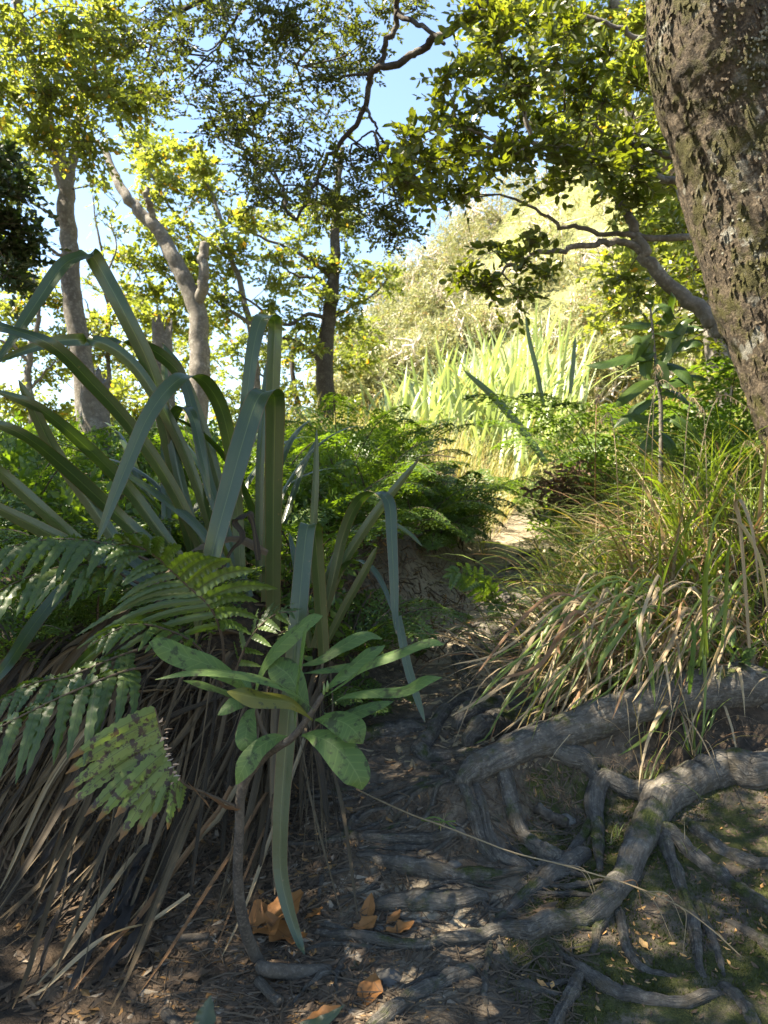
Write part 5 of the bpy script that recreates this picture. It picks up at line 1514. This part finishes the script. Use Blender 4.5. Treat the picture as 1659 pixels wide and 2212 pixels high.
# hand laid broad bright blades of the right edge tussock
bt = gg(1600, 1390)
tb = thing('grass_tussock', 'broad bladed bright green grass in front of the right edge tussock', 'grass', bt)
for pts, w, mt in [([(1530, 1420, 2.3), (1520, 1300, 2.25), (1530, 1200, 2.2), (1548, 1060 + 60, 2.2), (1590, 1062, 2.2)], 14, L_grass), ([(1510, 1440, 2.3), (1525, 1330, 2.25), (1530, 1230, 2.2), (1560, 1165, 2.2)], 16, L_grass), ([(1560, 1400, 2.3), (1570, 1300, 2.3), (1572, 1220, 2.28), (1580, 1160, 2.26)], 18, L_grass),
                   ([(1660, 1310, 2.2), (1640, 1200, 2.2), (1600, 1130, 2.2), (1572, 1120, 2.2)], 18, L_grass), ([(1420, 1330, 2.4), (1440, 1230, 2.35), (1490, 1130, 2.3), (1560, 1050, 2.25), (1600, 1075, 2.2)], 13, L_grass), ([(1620, 1400, 2.2), (1610, 1250, 2.2), (1600, 1130, 2.2), (1590, 1090, 2.18), (1600, 1085, 2.15), (1625, 1150, 2.12), (1640, 1280, 2.1)], 18, L_straw),
                   ([(1490, 1500, 2.3), (1498, 1430, 2.25), (1500, 1370, 2.22), (1495, 1340, 2.2)], 22, L_sap)]:
    p = catmull(PX(pts), 6)
    A = Acc()
    A.add(*ribbon(p, .62 * w / FOC * 2.2 * flax_prof(len(p), .7, .06), (.9, .3, .1), 4, .2, .05, 3))
    A.build('blade', mt, tb)
# straw combed down over the ridge root toward the path
bs = gg(1400, 1450)
tb = thing('grass_tussock', 'straw coloured skirt of dead grass combed over the thick ridge root', 'grass', bs)
for k in range(190):
    u, v = random.uniform(1260, 1650), random.uniform(1280, 1480)
    d0 = random.uniform(2.42, 2.75)
    du, dv = random.gauss(150, 75), random.uniform(70, 240)
    rise = random.uniform(10, 70)
    p = catmull(PX([(u, v, d0), (u - du * .3, v - rise, d0 - .06), (u - du * .7 + random.gauss(0, 18), v + dv * random.uniform(.2, .6), d0 - .16), (u - du, v + dv, d0 - random.uniform(.2, .32))]), 5)
    p[:, 2] = np.maximum(p[:, 2], gh(p[:, 0], p[:, 1]) + random.uniform(.012, .05))
    st_ = random.random() < .62
    A = Acc()
    A.add(*ribbon(p, random.choice([.004, .006, .008, .011, .015]) * flax_prof(len(p), .7, .06), (random.uniform(-.3, .6), .5, random.uniform(.3, 1)), 2, .2, .04, 2))
    A.build('dry_blade' if st_ else 'blade', L_straw if st_ else L_grass, tb)
# small tufts at the foot of the ridge root
for lab, u, v, n, L in [('thin green tuft rooted against the big curved root', 1395, 1720, 9, .30), ('green tuft growing beside the curved root near the litter', 1500, 1640, 14, .34), ('small tuft on the moss by the root junction', 1330, 1815, 14, .06), ('little tuft on moss among the central roots', 955, 1800, 10, .07), ('tiny tuft on moss below the log root', 1310, 1830, 12, .05), ('tuft of short blades right of the root fork', 1485, 1850, 8, .08)]:
    b = gg(u, v)
    t = thing('grass_tuft', lab, 'grass', b, 'small grass tufts among the roots')
    for k in range(n):
        A = Acc()
        A.add(*blade(b + rng.normal(0, .008, 3) * [1, 1, 0], random.uniform(-PI, PI), random.uniform(.8, 1.5), L * random.uniform(.6, 1.1), random.uniform(.6, 2), .0045 if L > .1 else .0022, 9))
        A.build('blade', L_grass if random.random() < .75 else L_straw, t)
# thin dry seed stalks standing over the bank
for k, (u, v0, v1, bend) in enumerate([(1285, 1130, 860, 4), (1380, 1180, 830, 40), (1405, 1170, 800, 12), (1470, 1230, 870, 20), (1530, 1240, 890, -10), (1575, 1260, 960, 30), (1340, 1190, 900, -20), (1490, 1180, 860, 60)]):
    lab = ['leftmost dry seed stalk hanging over the grass bank', 'dry seed stalk bowing right above the bank', 'tallest dry seed stalk on the bank', 'dry stalk with curved tip before the ferns', 'dry stalk leaning left near the sapling', 'short dry stalk near the mossy trunk', 'fine stalk beside the slip on the bank', 'long dry stalk curving toward the mossy trunk'][k]
    d = 3.0
    p = catmull(np.vstack([gg(u, v0 + 120), P(u + bend * .3, (v0 + v1) / 2, d), P(u + bend, v1, d), P(u + bend * 2.2, v1 + abs(bend) * .4, d - .05)]), 7)
    A = Acc()
    A.add(*tube(p, np.linspace(.0026, .001, len(p)), 5))
    t = thing('grass_stalk', lab, 'grass stalk', p[0], 'dry seed stalks over the right bank')
    A.build('stem', L_straw, t)
    A = Acc()
    for s in range(16):
        q = p[-1 - s // 2]
        dv = unit(np.array([random.gauss(0, .5), random.gauss(0, .3), -1]))
        A.add(*ribbon(np.array([q, q + dv * .012, q + dv * .022]), [.002, .004, .001], (1, 0, 0), 2, .1))
    A.build('seed_head', L_straw, t, kind='stuff')

# loose meadow grass behind the path and on the hillside foot
A = Acc()
for k in range(5200):
    z = random.random()
    if z < .55:
        u, d = random.uniform(600, 1180), random.uniform(6.0, 9.5)
    elif z < .8:
        u, d = random.uniform(1040, 1300), random.uniform(4.8, 7.5)
    else:
        u, d = random.uniform(1150, 1640), random.uniform(3.6, 6)
    x = (u - CU) / FOC * d
    if abs(x - np.interp(d, XCY, XC)) < .27:
        continue
    b = np.array([x, d, float(gh(x, d))])
    A.add(*blade(b, random.uniform(-PI, PI), random.uniform(.9, 1.5), random.uniform(.25, .65), random.uniform(.2, 1.8), random.uniform(.004, .008), 6))
for k in range(4200):
    u, d = random.uniform(640, 1640), random.uniform(8.5, 15)
    x = (u - CU) / FOC * d
    b = np.array([x, d, float(gh(x, d))])
    A.add(*blade(b, random.uniform(-PI, PI), random.uniform(.8, 1.5), random.uniform(.3, .8), random.uniform(.2, 1.8), random.uniform(.008, .016), 5))
o = A.build('meadow_grass', L_grassback)
tag(o, 'pale sunlit grass filling the clearing beyond the ferns', 'grass', kind='stuff')
A = Acc()
for k in range(2600):
    u, d = random.uniform(-150, 760), random.uniform(2.7, 6.5)
    x = (u - CU) / FOC * d
    if x > np.interp(d, XLY, XL) - .1:
        continue
    S = 1
    b = np.array([[x, d, float(gh(x, d)) + random.uniform(.02, .2)]])
    for part in sprays(b, rng.normal(0, 1, (1, 3)) + [0, 0, .4], rng.normal(0, .5, (1, 3)) + [0, 0, 1], .16, 8, .05, .026, .4, False, .0015):
        A.add(*part)
o = A.build('undergrowth', L_fernmid)
tag(o, 'low leafy undergrowth in the shade behind the flax', 'undergrowth', kind='stuff')
# dark tangle of dead fern and rootlets on the bank face
A = Acc()
for k in range(1500):
    u, v = random.uniform(560, 1040), random.uniform(1130, 1420)
    p0 = gg(u, v, .02)
    if p0[1] > 6:
        continue
    dv = unit(rng.normal(0, 1, 3) + [0, -.6, -.5]) * random.uniform(.04, .15)
    p = np.array([p0, p0 + dv * .5 + rng.normal(0, .012, 3), p0 + dv])
    A.add(*ribbon(p, random.uniform(.002, .010), rng.normal(0, 1, 3), 1))
o = A.build('dead_bracken', L_litter)
tag(o, 'brown tangle of dead fern on the dark bank face', 'dead fern', kind='stuff')
A = Acc()
for k in range(420):
    u, v = random.gauss(1255, 45), random.gauss(1060, 26)
    p0 = P(u, v, 5.0)
    p0[2] = max(p0[2], float(gh(p0[0], p0[1])))
    dv = unit(rng.normal(0, 1, 3) + [0, -.3, -.7]) * random.uniform(.04, .12)
    A.add(*ribbon(np.array([p0, p0 + dv * .5, p0 + dv + rng.normal(0, .02, 3)]), random.uniform(.01, .03), rng.normal(0, 1, 3), 2, .2))
o = A.build('dead_bracken', L_ferndry)
tag(o, 'reddish brown dead fern hanging on the sunlit right bank', 'dead fern', kind='stuff')

# ------------------------------------------------------------------ things lying on the ground
def fallen(label, u, v, lenpx, rot, wr=.55, name='fallen_leaf', mat=None, cup=.12, lobes=0, grp='fallen leaves on the path', tilt=.2):
    q = gg(u, v, .008)
    L = lenpx / FOC * q[1]
    n = 13
    t = np.linspace(-.5, .5, n)
    dx, dy = math.cos(rot), math.sin(rot)
    p = q + np.stack([dx * t * L, dy * t * L, cup * L * (2 * t) ** 2 + tilt * t * L], -1)
    side = np.array([-dy, dx, random.uniform(-.25, .25)])
    A = Acc()
    prof = leaf_prof(n, .45, .1, .03, .8)
    if lobes:
        prof = np.clip(leaf_prof(n, .5, .35, .2, .6) * (1 + .28 * np.sin(np.linspace(0, lobes * 2 * PI, n))), .1, 1.2)
    A.add(*ribbon(p, L * wr * prof, side, 8, .12, .10, 2.5, .12 if lobes else .04))
    # petiole
    A.add(*tube(np.array([p[0], p[0] - np.array([dx, dy, .1]) * L * .18]), [.0012, .0007], 4))
    zz = gh(A.V[0][:, 0], A.V[0][:, 1]) + .002
    A.V[0][:, 2] = np.maximum(A.V[0][:, 2], zz)
    return tag(A.build(name, mat or L_orange), label, 'leaf', grp)
fallen('largest crumpled orange leaf beside the hanging flax tip', 585, 1990, 150, .5, .75, lobes=3, tilt=.35)
fallen('orange leaf lying under the largest crumpled one', 615, 2020, 110, 2.6, .6, cup=.2, lobes=2)
fallen('upright orange leaf fragment left of the largest crumpled leaf', 548, 1990, 70, 1.4, .6, lobes=2, tilt=.6)
fallen('oval orange leaf lying flat at the front of the path', 800, 2142, 85, 1.35, .66, cup=.06)
fallen('orange leaf half cut off at the front edge of the path', 700, 2195, 75, .3, .6)
fallen('pair of orange leaves on pale clay, the lower one', 865, 2008, 62, .2, .7, lobes=2)
fallen('orange leaf standing up on pale clay', 795, 1968, 55, 1.3, .6, tilt=.7)
fallen('orange leaf lying on pale clay above the root', 790, 1998, 55, .4, .7, lobes=2)
fallen('thin orange leaf curled beside the pale clay', 850, 1985, 50, .9, .5)
fallen('small orange leaf touching the stem bend of the young shrub', 680, 1975, 40, .7, .7, lobes=2)
fallen('brown leaf stuck under the crossing roots', 1180, 1965, 60, .3, .6, mat=L_litter, lobes=2)
fallen('reddish brown curled leaf in the dark litter', 425, 2110, 60, .1, .6, mat=L_litter, lobes=2)
fallen('little yellow leaf on green moss below the fork', 1170, 2125, 24, 2.4, .6, mat=L_litter2)
fallen('second little yellow leaf on moss below the fork', 1193, 2128, 18, 1.2, .6, mat=L_litter2)
fallen('orange leaf in the dip between the two right hand roots', 1390, 2040, 30, 1.8, .6, mat=L_litter2)
fallen('pale yellow leaf resting against the central root', 1110, 1852, 24, .6, .6, mat=L_litter2)
# green fern tips poking in at the very front
for lab, pts, w in [('blurred green leaf tip poking up at the very front', [(410, 2330, .95), (425, 2260, .95), (445, 2190, .97), (455, 2150, .98)], 56), ('dark blurred frond tip reaching across the very front', [(560, 2290, .95), (640, 2235, .95), (700, 2205, .96), (745, 2170, .97)], 34)]:
    p = catmull(PX(pts), 8)
    t = thing('fern_tip', lab, 'fern', p[0])
    A = Acc()
    A.add(*ribbon(p, w / FOC * .95 * leaf_prof(len(p), .35, .5, .05), (.8, -.4, -.4), 6, .12, .12, 5, .10))
    A.build('pinna', L_shade, t)
    A = Acc()
    A.add(*tube(np.vstack([gp(pts[0][0], .95) - [0, 0, .02], p[0], p[len(p) // 2]]), [.003, .002, .001], 5))
    A.build('stem', M_twig, t)

# long dry grass stalk lying over the roots
ps = np.array([gg(u, v, l) for u, v, l in [(770, 1705, .02), (829, 1733, .05), (890, 1760, .07), (960, 1785, .08), (1030, 1812, .08), (1110, 1842, .08), (1215, 1868, .08), (1290, 1890, .07), (1340, 1904, .07), (1420, 1935, .06), (1480, 1965, .05), (1540, 2010, .05), (1600, 2065, .02)]])
cs = catmull(ps, 5)
st = thing('grass_stalk', 'long pale dry grass stalk arching across the bare roots', 'grass stalk', cs[0])
A = Acc()
A.add(*tube(cs, np.linspace(.0026, .0014, len(cs)), 6))
A.build('stem', L_straw, st)
for a, e in [((1210, 1866), (1292, 1960)), ((1220, 1868), (1294, 1950)), ((1345, 1905), (1455, 2035)), ((1345, 1905), (1385, 1960)), ((1395, 1925), (1476, 2000)), ((1470, 1960), (1475, 2060))]:
    A = Acc()
    p0, p1 = gg(a[0], a[1], .07), gg(e[0], e[1], .015)
    A.add(*tube(catmull(np.array([p0, (p0 + p1) / 2 + [.01, 0, .03], p1]), 6), np.linspace(.0013, .0006, 13), 5))
    A.build('side_sprig', L_straw, st)
A = Acc()
for k in range(2):
    p0 = gg(910, 1772, .07)
    A.add(*ribbon(catmull(np.array([p0, p0 + [.04, -.01, .012 * (1 - k)], p0 + [.09, -.03, -.01 + .02 * k]]), 5), .004, (0, .6, .6), 2, .2))
A.build('leaf', L_grass, st)

# twigs and sticks
for k, (lab, pts, w) in enumerate([
    ('short black twig lying by the crossing root', [(1170, 1995), (1200, 1985), (1230, 1972), (1256, 1966)], 14), ('thin dark twig pointing up at the pale clay', [(1012, 2000), (1035, 1982), (1060, 1962), (1078, 1947)], 9), ('dark decayed stick on moss under the log root', [(1160, 1745), (1185, 1762), (1210, 1772), (1222, 1780)], 26),
    ('grey stick beside the frontmost orange leaf', [(560, 2120), (585, 2150), (606, 2166)], 22), ('pale stick lying at the bottom of the litter', [(355, 2185), (375, 2205), (390, 2222)], 26), ('long bent twig from the flax over the litter', [(680, 1970), (730, 1960), (780, 1930), (820, 1915)], 6), ('stubby brown stick in the middle of the dark litter', [(355, 2030), (400, 2026), (450, 2022)], 16),
    ('curved dark twig on the clay near the orange leaves', [(830, 1975), (880, 1985), (930, 1990), (970, 1995)], 6), ('straw twig crossing the pale root', [(860, 1560), (900, 1552), (930, 1548)], 8), ('thin stick lying on the upper path beside the grass', [(1055, 1343), (1120, 1325), (1180, 1310)], 6), ('broken pale twig on top of the looped root', [(990, 1545), (1005, 1570), (1018, 1595)], 7)]):
    p = catmull(np.array([gg(u, v, w / FOC * 1.8 * .5) for u, v in pts]), 6)
    A = Acc()
    A.add(*tube(p, w / FOC * p[0][1] * .5 * (1 + .2 * fbm(np.arange(len(p)) * .5, k, 0, 2)), 8, True, .25, 60))
    pale = any(x in lab for x in ('pale', 'straw', 'thin stick', 'grey'))
    tag(A.build('stick', M_deadwood if pale else M_dark), lab, 'stick', 'sticks and twigs on the ground')
# stones
for lab, u, v, s in [('grey boulder sunk in moss at the front of the path', 842, 2125, 64), ('small grey stone on the pale clay', 905, 1992, 22), ('pale pebble beside the orange leaves', 710, 1998, 30), ('pebble at the root edge by the pale clay', 820, 2012, 30), ('reddish pebble on moss between two roots', 980, 1872, 34), ('half buried stone near the log root', 1225, 1775, 46)]:
    q = gg(u, v)
    R = s / FOC * q[1] * .5
    th, ph = np.meshgrid(np.linspace(0, PI, 11), np.linspace(0, 2 * PI, 17)[:-1], indexing='ij')
    D = np.stack([np.sin(th) * np.cos(ph), np.sin(th) * np.sin(ph), np.cos(th) * .6], -1)
    k = 1 + .3 * fbm(D[..., 0] * 1.7 + u, D[..., 1] * 1.7, D[..., 2] * 1.7, 3)
    V = (q + [0, R * .4, -R * .1] + D * R * k[..., None]).reshape(-1, 3)
    i = np.arange(10)[:, None] * 16
    j = np.arange(16)[None]
    A = Acc()
    A.add(V, np.stack([i + j, i + 16 + j, i + 16 + (j + 1) % 16, i + (j + 1) % 16], -1).reshape(-1, 4))
    tag(A.build('stone', plain_mat('stone', (.06, .056, .05), (.13, .12, .10), 40)), lab, 'stone', 'stones on the path')

# litter: small leaves and twigs nobody would count
def scatter(name, label, n, where, mat, ll, tw=False):
    A = Acc()
    for k in range(n):
        u, v = where()
        q = gg(u, v, .0)
        if q[1] > 7:
            continue
        az = random.uniform(0, 2 * PI)
        d = np.array([math.cos(az), math.sin(az), random.gauss(0, .18)])
        L = random.uniform(*ll)
        e = .002 if not tw else .003
        p = np.array([q - d * L / 2, q + [0, 0, random.uniform(0, .15) * L], q + d * L / 2])
        p[:, 2] = np.maximum(p[:, 2], gh(p[:, 0], p[:, 1]) + e)
        if tw:
            A.add(*tube(p, np.array([1, .9, .5]) * random.uniform(.0008, .0022), 3, False))
        else:
            A.add(*ribbon(p, np.array([.15, 1, .12]) * L * random.uniform(.35, .6), np.cross(d, [0, 0, 1]) + rng.normal(0, .3, 3), 2, .2))
    o = A.build(name, mat, smooth=False)
    return tag(o, label, 'leaf litter', kind='stuff')
scatter('leaf_litter', 'dark brown decaying leaf litter under the flax and along the path', 5200, lambda: (random.triangular(-20, 900, 420), random.uniform(1700, 2230)), L_litter, (.012, .045))
scatter('leaf_litter', 'small brown litter between the roots and up the path', 2600, lambda: (random.uniform(640, 1660), random.triangular(1400, 2230, 1700)), L_litter, (.008, .022))
def br():
    c = random.choice([(560, 2100, 160, 80), (1390, 2030, 40, 50), (1600, 1840, 60, 50), (1540, 1990, 60, 60), (830, 2150, 150, 50), (1200, 1900, 250, 150), (700, 1800, 120, 120), (1100, 2100, 300, 60), (1120, 1850, 40, 15)])
    return random.gauss(c[0], c[2]), min(2220, random.gauss(c[1], c[3]))
scatter('bright_litter', 'small fallen orange and yellow leaves sprinkled over moss and soil', 300, br, L_litter2, (.009, .019))
scatter('bark_litter', 'broken grey bark chips and stem bits in the dark litter', 340, lambda: (random.triangular(0, 1100, 480), random.uniform(1720, 2230)), plain_mat('bark_chip', (.10, .08, .06), (.26, .21, .15), 60), (.015, .05))
scatter('twig_litter', 'fine dark twigs and rootlets strewn over the soil', 2600, lambda: (random.uniform(300, 1250), random.uniform(1480, 2230)), M_twig, (.02, .10), True)
scatter('straw_litter', 'broken straw scattered on the path beside the grass', 520, lambda: (random.triangular(760, 1230, 1060), random.triangular(1380, 1700, 1480)), L_straw, (.02, .06))

# moss pile standing on the soil
A = Acc()
n = 0
for k in range(26000):
    x, y = random.uniform(.05, 1.25), random.uniform(1.3, 2.3)
    if .9 * fbm(x * 7, y * 7, .5, 1) * .5 + .45 + .55 * float(wmoss[np.searchsorted(ys, y) - 1, np.searchsorted(xs, x) - 1]) < .87:
        continue
    q = np.array([x, y, float(gh(x, y))])
    h = random.uniform(.003, .009)
    a = random.uniform(0, 2 * PI)
    s = np.array([math.cos(a), math.sin(a), 0]) * h * .28
    A.add(np.array([q - s, q + s, q + [random.gauss(0, .3) * h, random.gauss(0, .3) * h, h]]), [np.array([[0, 1, 2]])], np.full((3, 3), random.random()))
o = A.build('moss', leaf_mat('moss', (.03, .038, .009), (.07, .08, .018), (1.3, 1.3, .5), .3, .8, .2), smooth=False)
tag(o, 'short green moss carpeting the soil between the roots', 'moss', kind='stuff')
